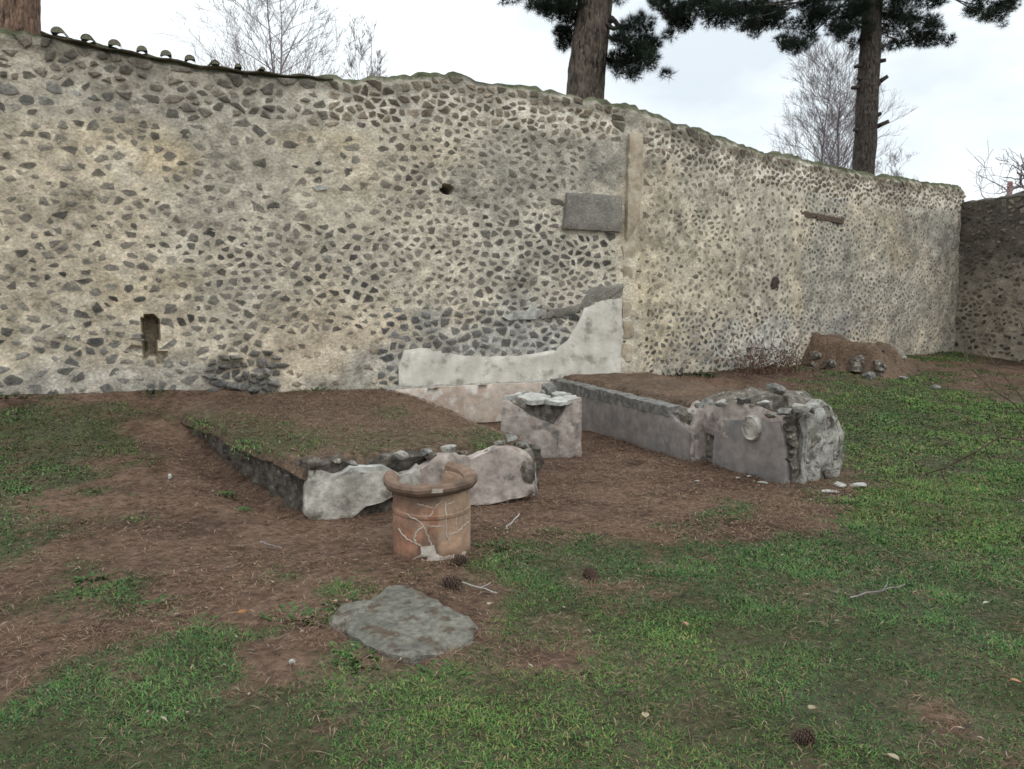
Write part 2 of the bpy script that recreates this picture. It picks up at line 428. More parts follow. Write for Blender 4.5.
def blob(u, v, cx_, cy_, rx, ry, soft=.5, n=0):
    d = np.sqrt(((u - cx_) / rx) ** 2 + ((v - cy_) / ry) ** 2); return 1 - sstep(1 - soft, 1 + soft, d + n)
PLASTER = [(398, 386), (398, 365), (404, 349), (425, 348), (447, 353), (480, 357), (520, 355), (553, 351), (566, 340), (576, 322), (579, 312), (590, 303), (620, 290), (619, 386)]
def mortar(s, z):
    u, v = wpx(s, z); P = p3(s, z)
    n1 = fbm(P, .55, 4, 71) * 1.2; n2 = fbm(P, 2.2, 5, 72); n3 = fbm(P, 9, 3, 73)
    c = np.zeros(np.shape(s) + (3,)) + np.array([.465, .395, .298])
    def lay(m_, k):
        nonlocal c
        m_ = np.clip(m_, 0, 1)[..., None]; c = c * (1 - m_) + np.array(k) * m_
    lay(sstep(-.1, .5, n1), (.43, .385, .31)); lay(sstep(.05, .6, -n1) * .6, (.48, .41, .305))
    nn = n2 * .9
    lay(blob(u, v, 60, 85, 170, 45, .5, nn) * .55, (.29, .27, .23))
    lay(blob(u, v, 200, 90, 260, 25, .5, nn) * .4, (.33, .30, .25))
    lay(blob(u, v, 120, 140, 50, 20, .5, nn) * .5, (.52, .43, .30)); lay(blob(u, v, 330, 140, 55, 14, .5, nn) * .6, (.52, .43, .29))
    lay(blob(u, v, 165, 160, 30, 18, .5, nn) * .7, (.52, .42, .28)); lay(blob(u, v, 120, 280, 60, 25, .6, nn) * .5, (.47, .39, .27))
    lay(blob(u, v, 330, 345, 75, 40, .5, nn), (.45, .375, .28)); lay(blob(u, v, 120, 380, 220, 18, .5, nn) * .6, (.33, .31, .28))
    lay(blob(u, v, 480, 250, 150, 75, .6, nn) * .7, (.46, .42, .345)); lay(blob(u, v, 560, 150, 80, 45, .6, nn) * .5, (.33, .305, .26))
    lay(blob(u, v, 608, 160, 22, 35, .4, nn) * .8, (.29, .265, .225)); lay(blob(u, v, 500, 330, 90, 25, .6, nn) * .6, (.33, .32, .30))
    lay(blob(u, v, 645, 300, 30, 80, .5, nn) * .8, (.43, .36, .25)); lay(blob(u, v, 700, 260, 50, 90, .6, nn) * .5, (.41, .36, .29))
    lay(blob(u, v, 830, 260, 25, 80, .5, nn) * .7, (.34, .315, .27)); lay(blob(u, v, 900, 290, 70, 60, .6, nn) * .6, (.35, .32, .27))
    lay(blob(u, v, 905, 240, 16, 30, .5, nn) * .7, (.43, .35, .25)); lay(blob(u, v, 930, 220, 28, 30, .5, nn) * .6, (.24, .23, .205))
    lay(blob(u, v, 830, 325, 35, 12, .5, nn) * .5, (.30, .29, .27)); lay(blob(u, v, 760, 350, 45, 25, .5, nn) * .8, (.44, .42, .38))
    lay(blob(u, v, 505, 366, 125, 24, .4, nn) * .8, (.47, .445, .395)); lay(blob(u, v, 600, 325, 36, 48, .4, nn) * .8, (.45, .425, .375))
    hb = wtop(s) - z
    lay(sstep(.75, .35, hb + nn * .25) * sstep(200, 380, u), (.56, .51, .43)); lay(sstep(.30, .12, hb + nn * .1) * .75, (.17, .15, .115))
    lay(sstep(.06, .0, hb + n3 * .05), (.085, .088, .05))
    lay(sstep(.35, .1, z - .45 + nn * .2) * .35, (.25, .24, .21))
    streak = fbm(P * np.array([3.2, .35, 1]), 1., 4, 75)
    lay(sstep(.12, .45, streak) * sstep(2.6, .3, hb) * .3, (.25, .225, .19))
    lay(sstep(.15, .5, fbm(P, 1.1, 4, 76)) * .2, (.27, .245, .205)); lay(sstep(.2, .5, fbm(P, 3.1, 4, 78)) * .4, (.50, .45, .37))
    c = c * 1.08 * (1 + .42 * n2 + .55 * n3)[..., None]
    return np.clip(c, .02, .8)
PILRECT = sz_rect(622, 132, 643, 385)
PANRECT = sz_rect(561, 192, 621, 232)
DK = (.056, .052, .047); LG = (.22, .20, .17); BR = (.22, .175, .13)
def wstyle(s, z, u, v, k, hb):
    for (a, b, c, e), dd in HOLES[:3]:
        if a - .07 < s < b + .07 and c - .07 < z < e + .07: return None
    if v > 285 and bool(inpoly(u, v, PLASTER)): return None
    if PANRECT[0] - .08 < s < PANRECT[1] + .08 and PANRECT[2] - .08 < z < PANRECT[3] + .08: return None
    if PILRECT[0] - .06 < s < PILRECT[1] + .03: return dict(pitch=.13, shrink=(.4, .7), keep=.25, dark=(.15, .12, .09), light=(.36, .28, .19), h=.02) if z < 2.7 else None
    if 208 < u < 282 and v > 352: return dict(pitch=.11, shrink=(.85, .98), keep=1, dark=(.06, .06, .06), light=(.19, .185, .178), h=.09)
    if hb < .55 and u > 330: return dict(pitch=.125, shrink=(.66, .88), keep=.96, dark=(.085, .07, .053), light=(.28, .225, .165), h=.02, pow=1)
    if hb < .5: return dict(pitch=.145, shrink=(.6, .9), keep=.9, dark=(.09, .08, .068), light=(.25, .21, .17), h=.025)
    if u < 130 and v < 105: return dict(pitch=.175, shrink=(.6, .92), keep=.85, dark=(.085, .082, .075), light=(.25, .235, .21), h=.012, pow=.9, film=1.4)
    if u < 380 and v > 330 and u > 282: return dict(pitch=.12, shrink=(.4, .75), keep=.45, dark=(.2, .17, .13), light=(.42, .34, .25), h=.02)
    if u < 215 and v > 335: return dict(pitch=.165, shrink=(.55, .9), keep=.75, dark=(.10, .097, .092), light=(.30, .28, .25), h=.012, film=1.6)
    if u < 380:
        dense = u > 180 and v > 225
        if dense: return dict(pitch=.14, shrink=(.55, .82), keep=.94, dark=DK, light=LG, pow=1.2)
        return dict(pitch=.15 if k > 0 else .19, shrink=(.42, .88), keep=.74 if k > -.1 else .42, dark=DK, light=(.25, .225, .19), pow=.8, film=1.0 if k > 0 else 2.2)
    if u < 632:
        if 585 < u and v < 192: return dict(pitch=.15, shrink=(.4, .6), keep=.3, dark=(.13, .12, .11), light=(.24, .22, .2))
        if v > 310: return dict(pitch=.14, shrink=(.65, .88), keep=.95, dark=(.07, .07, .068), light=(.2, .195, .185), h=.02)
        if u > 470 and v > 215: return dict(pitch=.135, shrink=(.62, .86), keep=.97, dark=DK, light=(.18, .165, .145), pow=1.1)
        return dict(pitch=.13, shrink=(.5, .8), keep=.95, dark=(.07, .063, .054), light=(.25, .22, .18), pow=.8, film=1.2)
    if u < 800:
        if v > 310: return dict(pitch=.12, shrink=(.5, .8), keep=.85, dark=DK, light=(.24, .23, .21))
        return dict(pitch=.135, shrink=(.5, .8), keep=.92 if k > .0 else .62, dark=(.07, .062, .052), light=(.30, .26, .205), pow=.7, film=1.5)
    gry = 800 < u < 850 or (850 < u < 900 and v > 270)
    return dict(pitch=.115, shrink=(.5, .8) if gry else (.4, .7), keep=.95 if gry else .8, dark=(.06, .06, .06), light=(.27, .255, .22), pow=.8, film=1.4)

wall_root = empty('rubble_wall', (*wall_pos(-2.), 0.))
tag(wall_root, 'long tall garden wall of dark rubble stones in pale mortar, sloping away to the right', 'wall')
ss = np.arange(S0, S1 + .001, .035); tt = np.linspace(0, 1, 128)
Sg, Tg = np.meshgrid(ss, tt, indexing='ij')
zb = -.25
Zg = zb + (wtop_rough(Sg) - zb) * Tg
Dg = wdepth(Sg, Zg) - .06 * sstep(.1, 0, wtop_rough(Sg) - Zg) ** 2
xg, yg = wall_pos(Sg, Dg)
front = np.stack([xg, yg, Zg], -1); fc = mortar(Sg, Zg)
TH = .42
def row(dd, dz):
    x, y = wall_pos(ss, -dd); return np.stack([x, y, wtop_rough(ss) + dz + .03 * fbm(p3(ss, ss * 0 + dd), 5, 3, 12)], -1)[:, None]
moss = np.tile(np.array([.085, .088, .05]), (len(ss), 1, 1)) * (1 + .8 * fbm(p3(ss, ss * 0), 3, 3, 14))[:, None, None]
backb = row(TH, 0); backb[:, 0, 2] = zb
grid = np.concatenate([front, row(.1, .05), row(.21, .07), row(.32, .04), row(TH, -.03), backb], 1)
cols_ = np.concatenate([fc, moss, moss, moss, moss, moss * 2], 1)
ni, nj = grid.shape[:2]; idx = np.arange(ni * nj).reshape(ni, nj)
F = np.stack([idx[:-1, :-1], idx[1:, :-1], idx[1:, 1:], idx[:-1, 1:]], -1).reshape(-1, 4)
V = grid.reshape(-1, 3); C_ = cols_.reshape(-1, 3)
faces = [tuple(f) for f in F.tolist()] + [tuple(idx[0, :].tolist()), tuple(idx[-1, ::-1].tolist())]
st = lay_stones(S0 + .2, S1 - .1, .15, wtop, wstyle, 11)
SV, SF, SC_ = stone_geometry(st, wall_pos, wdepth, mortar)
nv = len(V)
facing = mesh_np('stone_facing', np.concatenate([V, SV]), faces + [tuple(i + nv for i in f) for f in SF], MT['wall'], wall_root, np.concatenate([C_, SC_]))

def rough_outline(pts, step=.05, amp=.012, seed=0):
    """subdivide a closed 3D outline and jitter it"""
    o = []
    pts = [np.asarray(p, float) for p in pts]
    for i, p in enumerate(pts):
        q = pts[(i + 1) % len(pts)]; n = max(1, int(np.linalg.norm(q - p) / step))
        for k in range(n): o.append(p + (q - p) * k / n)
    o = np.array(o)
    return o + amp * np.stack([fbm(o, 9, 3, seed + k) for k in range(3)], -1) * 2
def slab(name, pts, nrm, th, m, parent=None, amp=.012, step=.05, relief=.008, seed=0, bevel=.35, embed=.0):
    """a plate lying on the outline's plane: front skin with relief, rim, and back"""
    nrm = np.asarray(nrm, float); nrm /= np.linalg.norm(nrm)
    o = rough_outline(pts, step, amp, seed); c = o.mean(0)
    bm = bmesh.new()
    vs_ = [bm.verts.new(p) for p in o + nrm * th]
    f = bm.faces.new(vs_)
    bmesh.ops.triangulate(bm, faces=[f])
    for _ in range(5):
        es = [e for e in bm.edges if e.calc_length() > .09]
        if not es: break
        bmesh.ops.subdivide_edges(bm, edges=es, cuts=1, use_grid_fill=False)
        bmesh.ops.triangulate(bm, faces=bm.faces[:])
    bnd = set(v for e in bm.edges if e.is_boundary for v in e.verts)
    co = np.array([v.co for v in bm.verts]); rr = fbm(co, 5, 3, seed + 5) * relief * 2
    for v, r in zip(bm.verts, rr):
        v.co += Vector(nrm * (r - (th * bevel if v in bnd else 0)))
    be = [e for e in bm.edges if e.is_boundary]
    ext = bmesh.ops.extrude_edge_only(bm, edges=be)
    for v in [x for x in ext['geom'] if isinstance(x, bmesh.types.BMVert)]:
        p = np.array(v.co); v.co = Vector(p - nrm * (np.dot(p - o[0], nrm) + embed))
    bmesh.ops.recalc_face_normals(bm, faces=bm.faces[:])
    nv_ = Vector(nrm); fr_ = {f: abs(f.normal.dot(nv_)) > .6 for f in bm.faces}
    for f in bm.faces: f.smooth = fr_[f]
    for e_ in bm.edges:
        if len(e_.link_faces) == 2 and fr_[e_.link_faces[0]] != fr_[e_.link_faces[1]]: e_.smooth = False
    me = bpy.data.meshes.new(name)
    if parent is not None:
        for v in bm.verts: v.co -= parent.location
    bm.to_mesh(me); bm.free()
    return link(name, me, m, parent)

on_left = lambda u, v, d=.0: np.array([*(gy(u, v, WY)[:1]), WY - d, gy(u, v, WY)[2]])
PLN = [(398, 388), (398, 366), (404, 350), (425, 348), (447, 353), (480, 357), (520, 355), (553, 351), (566, 341), (577, 324), (583, 308), (600, 301), (620, 298), (619, 388)]
slab('plaster_remnant', [on_left(*p) for p in PLN], (0, -1, 0), .045, MT['wallplaster'], wall_root, .013, .05, .01, 3, embed=.08)['label'] = 'white plaster left low on the wall'
slab('grey_render', [on_left(*p) for p in [(540, 314), (580, 303), (592, 288), (621, 284), (620, 297), (600, 300), (584, 309), (560, 317), (540, 318)]], (0, -1, 0), .04, MT['panel'], wall_root, .03, .04, .008, 9, embed=.08)
slab('plaster_panel', [on_left(*p) for p in [(566, 193), (620, 196), (620, 232), (562, 229)]], (0, -1, 0), .065, MT['panel'], wall_root, .008, .06, .006, 5, embed=.08)['label'] = 'grey pebbly rectangular plaster panel'
PL_ = PILRECT
pilx = [(628, 134), (641, 134), (640, 190), (637, 222), (630, 236), (625, 240), (626, 190)]
slab('pilaster', [on_left(*p) for p in pilx], (0, -1, 0), .06, MT['pil'], wall_root, .01, .06, .008, 6, embed=.1)['label'] = 'cream plastered pilaster strip, broken off below'
for k, q in enumerate(([(622, 246), (634, 244), (635, 258), (623, 260)], [(624, 266), (633, 268), (632, 282), (623, 280)], [(622, 302), (636, 304), (635, 316), (622, 318)], [(623, 322), (632, 321), (634, 336), (622, 338)],
                        [(622, 344), (631, 346), (630, 362), (621, 360)], [(621, 366), (633, 367), (631, 384), (621, 384)])):
    slab('pilaster_block', [on_left(*p) for p in q], (0, -1, 0), .02, MT['pil'], wall_root, .02, .04, .012, 70 + k, embed=.1)
a, b, c, e = SLOT
def on_right(u, v, d=0.):
    q, z = wall_sz(u, v); x, y = wall_pos(q, d); return np.array([float(x), float(y), z])
slab('wooden_lintel', [on_right(*p, .01) for p in ((800, 210.5), (843, 219), (843, 224), (800, 216))], -NR, .014, MT['wood'], wall_root, .003, .08, .004, 81, .3, embed=.1)
slab('dark_stone', [on_right(*p, .0) for p in ((770, 284), (773, 277), (776, 276), (779, 285), (777, 290), (771, 289))], -NR, .03, MT['dark'], wall_root, .006, .05, .004, 82, .5, embed=.1)
# tile coping along the left run of the crest
cs = [wall_sz(x, 50)[0] for x in (41, 335)]
sv = np.arange(cs[0], cs[1], .08); mb = MB(); V = []; F = []
for i, s in enumerate(sv):
    z = float(wtop(s)) + .018 - .03 * max(0., (s - cs[0]) / (cs[1] - cs[0]) - .6) + .012 * math.sin(s * 13)
    for d, dz in ((.0, -.012), (.006, .0), (-.2, .022), (-.47, .0), (-.47, -.05)):
        x, y = wall_pos(s, d); V.append((x, y, z + dz))
    if i: F += [tuple((i - 1) * 5 + k for k in (j, (j + 1) % 5)) + tuple(i * 5 + k for k in ((j + 1) % 5, j)) for j in range(5)]
F += [tuple(range(5)), tuple((len(sv) - 1) * 5 + k for k in range(5))[::-1]]
mb.add(V, F); coping = mb.build('tile_coping', MT['tile'], wall_root)
tm = None
for i, u in enumerate((59, 88, 115, 142, 166, 190, 214, 238, 261)):
    s = wall_sz(u, 40 + i * 4)[0]; x, y = wall_pos(s); z = float(wtop(s)) + .03
    if tm is None:
        mb = MB(); V = []; n = 8
        for yy, rr, dz in ((-.09, .072, 0), (.22, .082, .03)):
            for r2 in (rr, rr - .016):
                for k in range(n + 1):
                    an = math.pi * k / n; V.append((r2 * math.cos(an), yy, r2 * math.sin(an) * .95 + dz))
        F = []; m_ = n + 1
        for k in range(n):
            F += [(k, k + 1, 2 * m_ + k + 1, 2 * m_ + k), (m_ + k + 1, m_ + k, 3 * m_ + k, 3 * m_ + k + 1), (k + 1, k, m_ + k, m_ + k + 1)]
        F += [tuple(range(n + 1)) + tuple()]
        mb.add(V, F); t = mb.build('cover_tile', MT['tile'], coping, smooth=False); tm = t.data
    else:
        t = bpy.data.objects.new('cover_tile', tm); col.objects.link(t); t.parent = coping
    sc_ = (.9, .85, .9, .78, .82, .78, .7, .55, .45)[i]
    t.location = (x - wall_root.location[0], y - wall_root.location[1], z - (0 if i < 6 else .01)); t.rotation_euler = (0, random.uniform(-.12, .12), random.uniform(-.1, .1)); t.scale = (sc_, 1, sc_)
# small marks: white lime spot and dark single stone
for (u, v, r_, m_, nm) in ((528, 314, .16, MT['white'], 'lime_splash'),):
    slab(nm, [on_left(*p) for p in [(503, 317), (512, 313), (523, 313), (530, 307), (539, 309), (541, 315), (536, 319), (524, 319), (508, 320)]], (0, -1, 0), .035, m_, wall_root, .012, .04, .005, 44, embed=.06)
slab('lime_splash', [on_left(*p) for p in [(313, 187), (319, 185), (328, 187), (327, 190), (318, 191)]], (0, -1, 0), .03, MT['white'], wall_root, .01, .03, .003, 46, embed=.06)

# the side wall that closes the garden on the right
cx_, cy_ = wall_pos(12.05); side_top = 4.02
side = empty('side_wall', (float(cx_) + .2, float(cy_) - 3, 0))
tag(side, 'lower dark brown rubble wall closing the garden at the far right', 'wall')
SL = 7.5
def spos(s, d=0.): return float(cx_) - np.asarray(d, float) + 0 * np.asarray(s, float), float(cy_) + .3 - np.asarray(s, float) + 0 * np.asarray(d, float)
def stop(s): return side_top + .04 * np.sin(np.asarray(s) * 1.3) - .01 * np.asarray(s)
ss = np.arange(0, SL, .04); Sg, Tg = np.meshgrid(ss, np.linspace(0, 1, 104), indexing='ij')
tr = lambda s: stop(s) + .06 * fbm(p3(s, s * 0), 3, 4, 105)
Zg = zb + (tr(Sg) - zb) * Tg
sdep = lambda s, z: .05 * fbm(p3(s, z), .8, 3, 161) + .04 * fbm(p3(s, z), 4.5, 4, 162)
xg, yg = spos(Sg, sdep(Sg, Zg)); front = np.stack([xg, yg, Zg], -1)
P = p3(Sg, Zg); nn = fbm(P, 1.2, 5, 171)
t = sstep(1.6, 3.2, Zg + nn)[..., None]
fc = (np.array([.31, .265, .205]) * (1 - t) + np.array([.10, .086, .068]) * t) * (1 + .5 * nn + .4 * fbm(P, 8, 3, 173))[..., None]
def row2(dd, dz):
    x, y = spos(ss, -dd); return np.stack([x, y, tr(ss) + dz], -1)[:, None]
bb = row2(.4, 0); bb[:, 0, 2] = zb
m2 = np.tile(np.array([.06, .058, .04]), (len(ss), 1, 1))
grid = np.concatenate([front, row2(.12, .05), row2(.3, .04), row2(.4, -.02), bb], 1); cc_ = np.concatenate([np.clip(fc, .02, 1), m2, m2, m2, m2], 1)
ni, nj = grid.shape[:2]; idx = np.arange(ni * nj).reshape(ni, nj)
F = np.stack([idx[:-1, :-1], idx[1:, :-1], idx[1:, 1:], idx[:-1, 1:]], -1).reshape(-1, 4)
st = lay_stones(.35, SL - .1, .2, stop, lambda s, z, *_: dict(pitch=.15, shrink=(.5, .85), keep=.75, dark=(.05, .047, .042), light=(.24, .20, .155), h=.02), 12)
SV, SF, SC_ = stone_geometry(st, spos, sdep, lambda a_, b_: np.tile(np.array([.15, .125, .10]), (len(a_), 1)))
V = grid.reshape(-1, 3); nv = len(V)
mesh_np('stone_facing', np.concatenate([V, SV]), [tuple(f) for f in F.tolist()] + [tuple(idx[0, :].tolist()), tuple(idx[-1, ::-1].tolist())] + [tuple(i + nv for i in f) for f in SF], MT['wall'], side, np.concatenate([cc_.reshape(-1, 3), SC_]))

def rock(name, loc, size, m, seed, parent=None, rot=0., flat=1., n=3):
    bm = bmesh.new(); bmesh.ops.create_icosphere(bm, subdivisions=n, radius=1)
    co = np.array([v.co for v in bm.verts]); r_ = 1 + .45 * fbm(co, 1.1, 3, seed)
    # blocky: push towards a superellipsoid
    q = np.abs(co) ** 3.2; k = (q.sum(1)) ** (-1 / 3.2)
    co = co * (k * r_)[:, None]; rr = np.random.default_rng(seed)
    for _ in range(11):
        nn_ = rr.normal(size=3); nn_ /= np.linalg.norm(nn_); dd = co @ nn_ - rr.uniform(.4, .85); co = co - np.outer(np.maximum(dd, 0) * .92, nn_)
    co = co * np.array(size) / 2
    co = co + .04 * np.array(size).min() * np.stack([fbm(co, 30, 2, seed + j) for j in range(3)], -1)
    c_, s_ = math.cos(rot), math.sin(rot)
    co = co @ np.array([[c_, s_, 0], [-s_, c_, 0], [0, 0, 1]])
    for v, p in zip(bm.verts, co): v.co = p
    me = bpy.data.meshes.new(name); bm.to_mesh(me); bm.free()
    o = link(name, me, m, parent); o.location = np.array(loc) - (np.array(parent.location) if parent is not None else 0)
    return o
# ------------------------------------------------------------------ masonry of the outdoor dining room
def prism(name, base, z0, ztop, m, parent=None, step=.06, amp=.03, seed=0, scale=4, topfn=None, cols=None, round_=.05, batter=0.):
    """rough masonry mass on a 4-cornered plan; ztop = four corner heights; topfn(u,v,x,y)->extra height"""
    B = [np.array(p, float) for p in base]
    def bil(u, v, c): return (c[0] * (1 - u) * (1 - v) + c[1] * u * (1 - v) + c[2] * u * v + c[3] * (1 - u) * v)
    lu = max(np.linalg.norm(B[1] - B[0]), np.linalg.norm(B[2] - B[3])); lv = max(np.linalg.norm(B[3] - B[0]), np.linalg.norm(B[2] - B[1]))
    nu = max(3, int(lu / step)); nv_ = max(3, int(lv / step)); nz = max(4, int((max(ztop) - z0) / step))
    bm = bmesh.new()
    us = np.linspace(0, 1, nu + 1); vs_ = np.linspace(0, 1, nv_ + 1)
    def add(U, Vv, T):
        x = bil(U, Vv, [b[0] for b in B]); y = bil(U, Vv, [b[1] for b in B])
        zt = bil(U, Vv, ztop)
        if topfn is not None: zt = zt + topfn(U, Vv, x, y)
        z = z0 + (zt - z0) * T
        cx_ = np.mean([b[0] for b in B]); cy_ = np.mean([b[1] for b in B])
        edge = np.minimum(np.minimum(U, 1 - U) * lu, np.minimum(Vv, 1 - Vv) * lv)
        # round the arris: drop the top near the edge
        z = z - round_ * np.clip(1 - edge / .12, 0, 1) ** 2 * sstep(.75, 1, T)
        k = 1 - batter * T
        x = cx_ + (x - cx_) * k; y = cy_ + (y - cy_) * k
        P = p3(x, y, z)
        D = np.stack([fbm(P, scale, 4, seed + k) for k in range(3)], -1) * amp * 2
        P = P + D
        ids = [[bm.verts.new(P[i, j]) for j in range(P.shape[1])] for i in range(P.shape[0])]
        for i in range(P.shape[0] - 1):
            for j in range(P.shape[1] - 1): bm.faces.new((ids[i][j], ids[i + 1][j], ids[i + 1][j + 1], ids[i][j + 1]))
    ts = np.linspace(0, 1, nz + 1)
    one = lambda a_, b_: np.meshgrid(a_, b_, indexing='ij')
    U, Vv = one(us, vs_); add(U, Vv, np.ones_like(U))
    U, T = one(us, ts); add(U, np.zeros_like(U), T); add(U, np.ones_like(U), T)
    Vv, T = one(vs_, ts); add(np.zeros_like(Vv), Vv, T); add(np.ones_like(Vv), Vv, T)
    bmesh.ops.remove_doubles(bm, verts=bm.verts[:], dist=.0005)
    bmesh.ops.recalc_face_normals(bm, faces=bm.faces[:])
    me = bpy.data.meshes.new(name)
    co = np.array([v.co for v in bm.verts])
    if parent is not None:
        for v in bm.verts: v.co -= parent.location
    bm.to_mesh(me); bm.free()
    if cols is not None: setcol(me, cols(co))
    return link(name, me, m, parent)
def earth_cols(co):
    nb = fbm(co, 2.5, 5, 41)[:, None]; nf = fbm(co, 14, 3, 43)[:, None]
    return np.clip(np.array([.115, .077, .053]) + nb * np.array([.05, .033, .022]) + nf * np.array([.05, .035, .025]), .01, 1)

# left couch: rubble core under a mound of earth, white plaster left on its front
lc = empty('masonry_couch', (2.0, 7.8, 0))
tag(lc, 'low ruined couch under an earth mound, white plaster on its front behind the well head', 'couch')
LB = [(1.05, 5.93), (3.0, 6.10), (3.02, 9.98), (.10, 9.98)]
prism('rubble_core', LB, -.1, (.40, .40, .36, .33), MT['earthrubble'], lc, .04, .035, 201, 7, lambda U, Vv, x, y: .07 * fbm(p3(x, y), 6, 3, 205) * sstep(.3, 0, Vv), round_=.03)
def moundtop(x, y):
    b = (y - 5.95) / 4.0
    return .445 + .055 * sstep(0, 1, b) + .05 * np.sin(np.clip((x - 1) / 2, 0, 1) * math.pi) * sstep(0, .2, b) * (1 - .5 * b) + .03 * fbm(p3(x, y), 2.5, 3, 77)
def mound_h(x, y):
    b = np.clip((y - 5.95) / 4.03, 0, 1); xl = 1.06 - .96 * b; e = np.minimum(np.minimum(x - xl + .02, 3.03 - x), y - 5.9)
    return moundtop(x, y) - .07 * (1 - sstep(0, .35, e)) + .02 * sstep(.5, .1, x - xl)
X, Y = np.meshgrid(np.linspace(0, 1, 50), np.linspace(0, 1, 84), indexing='ij')
xl = 1.0 - .98 * Y; xx = xl + (3.0 - xl) * X; yy = 5.97 + .12 * X * (1 - Y) + (10.12 - 5.97) * Y
zz = mound_h(xx, yy) + .012 * fbm(p3(xx, yy), 9, 3, 79)
ed = np.minimum(np.minimum(X, 1 - X), Y) + .012 * fbm(p3(xx, yy), 6, 3, 83); zz = zz - .10 * sstep(.022, 0, ed)
ni, nj = X.shape; idx = np.arange(ni * nj).reshape(ni, nj); F = np.stack([idx[:-1, :-1], idx[1:, :-1], idx[1:, 1:], idx[:-1, 1:]], -1).reshape(-1, 4)
mc = earth_cols(np.stack([xx, yy, zz * 0], -1).reshape(-1, 3))
mu, mv, _ = topx(np.stack([xx, yy, zz], -1).reshape(-1, 3))
def mound_green(u, v):
    n = fbm(p3(u / 30., v / 30.), 1, 4, 88) * .9
    return np.maximum.reduce([blob(u, v, 300, 440, 50, 15, .6, n), blob(u, v, 292, 427, 16, 6, .5, n), blob(u, v, 395, 414, 22, 6, .5, n) * .5, blob(u, v, 490, 437, 26, 13, .6, n), blob(u, v, 365, 443, 60, 9, .7, n) * .7, blob(u, v, 430, 436, 40, 8, .7, n) * .5, blob(u, v, 215, 424, 30, 10, .6, n) * .5])
gm = mound_green(mu, mv)[:, None]
mesh_np('earth_mound', np.stack([xx, yy, zz], -1).reshape(-1, 3), F, MT['ground'], lc, mc * (1 - .7 * gm) + np.array([.05, .062, .026]) * .7 * gm, True)
FRN = np.array([-.088, -1, 0.]); FRP = np.array([1.06, 5.945, 0])
def onfront(u, v):
    d = ray(u, v); return CAM + d * np.dot(FRP - CAM, FRN) / np.dot(d, FRN)
slab('plaster_facing', [onfront(*p) for p in [(304, 515), (305, 490), (309, 469), (322, 470), (334, 475), (343, 471), (352, 469), (384, 469), (400, 474), (420, 466), (422, 488), (392, 497), (370, 504), (345, 522), (325, 527)]], FRN, .03, MT['oldplaster'], lc, .016, .04, .02, 301, embed=.1)
slab('plaster_facing', [onfront(*p) for p in [(416, 497), (417, 470), (436, 456), (450, 452), (470, 458), (488, 452), (506, 447), (526, 450), (533, 462), (530, 480), (537, 492), (500, 500), (470, 505)]], FRN, .03, MT['pink'], lc, .022, .04, .018, 303, embed=.1)['label'] = 'pinkish plaster at the right end'
slab('lime_edge', [onfront(*p) for p in [(338, 474), (350, 466), (384, 466), (398, 472), (384, 471), (352, 471), (341, 479)]], FRN, .04, MT['white'], lc, .008, .03, .006, 306, .4, embed=.06)
for k in range(9):
    u = 306 + k * 26 + random.uniform(-8, 8); p = onfront(u, 459 - (u - 300) * .07 + random.uniform(-2, 7)); z_ = random.uniform(.06, .14)
    rock('facing_stone', p + np.array([0, random.uniform(.02, .1), -.03]), (z_ * 1.3, z_, z_ * .75), (MT['earthrubble'], MT['darkrubble'], MT['stone'], MT['darkrubble'], MT['paleruble'])[k % 5], 600 + k, lc, k)
slab('dark_scar', [onfront(*p) for p in [(522, 452), (531, 448), (534, 468), (532, 484), (525, 480), (519, 468)]], FRN, .045, MT['darkrubble'], lc, .016, .03, .02, 307, .4, embed=.06)
for k, (u, v, r_) in enumerate(((531, 470, .05), (526, 440, .07), (515, 433, .06), (505, 436, .05), (539, 486, .045), (433, 447, .06), (450, 443, .05), (300, 468, .05), (270, 455, .05), (355, 455, .06), (395, 450, .05))):
    pass

# back ledge with pink plaster against the wall
bl = empty('wall_ledge', (4.2, 9.98, 0))
tag(bl, 'low pink plastered masonry ledge along the wall foot behind the square table', 'ledge')
prism('rubble_core', [(2.7, 9.90), (5.3, 9.90), (5.3, 10.2), (2.7, 10.2)], -.1, (.53, .52, .52, .53), MT['paleruble'], bl, .06, .012, 211, 5, round_=.01)
slab('plaster_facing', [(2.8, 9.885, .02), (5.2, 9.885, .02), (5.2, 9.885, .515), (4.4, 9.885, .525), (3.6, 9.885, .52), (2.8, 9.885, .515)], (0, -1, 0), .035, MT['palepink'], bl, .012, .06, .008, 311, embed=.05)

# table block
tb = empty('masonry_table', (3.75, 7.6, 0))
tag(tb, 'square plastered table block standing between the ruined couches, top broken open', 'table')
TZ = .64
tfl, tfr, tbl_ = gz(556, 457, 0)[:2], gz(579, 455, 0)[:2], gz(502, 399, .6)[:2]; tbr = tfr + (tbl_ - tfl)
TZ = .62
TBq = [tuple(tfl), tuple(tfr), tuple(tbr), tuple(tbl_)]
prism('rubble_core', TBq, -.06, (.52, .60, .61, .59), MT['darkrubble'], tb, .045, .02, 221, 7, round_=.03)
def quad_on(p, q, pts, off=0.012):
    """points given as (fraction along p->q, height) on a vertical face"""
    p = np.array([*p, 0.]); q = np.array([*q, 0.]); d = q - p; nrm = np.array([d[1], -d[0], 0.]); nrm /= np.linalg.norm(nrm)
    return [p + d * a_ + np.array([0, 0, h_]) + nrm * off for a_, h_ in pts], nrm
pp, nn_ = quad_on(tfl, tfr, [(-.04, -.02), (1.02, -.02), (1.02, .62), (.55, .60), (.3, .50), (.06, .40), (-.04, .36)])
slab('plaster_facing', pp, nn_, .03, MT['pink'], tb, .01, .04, .006, 321, embed=.05)
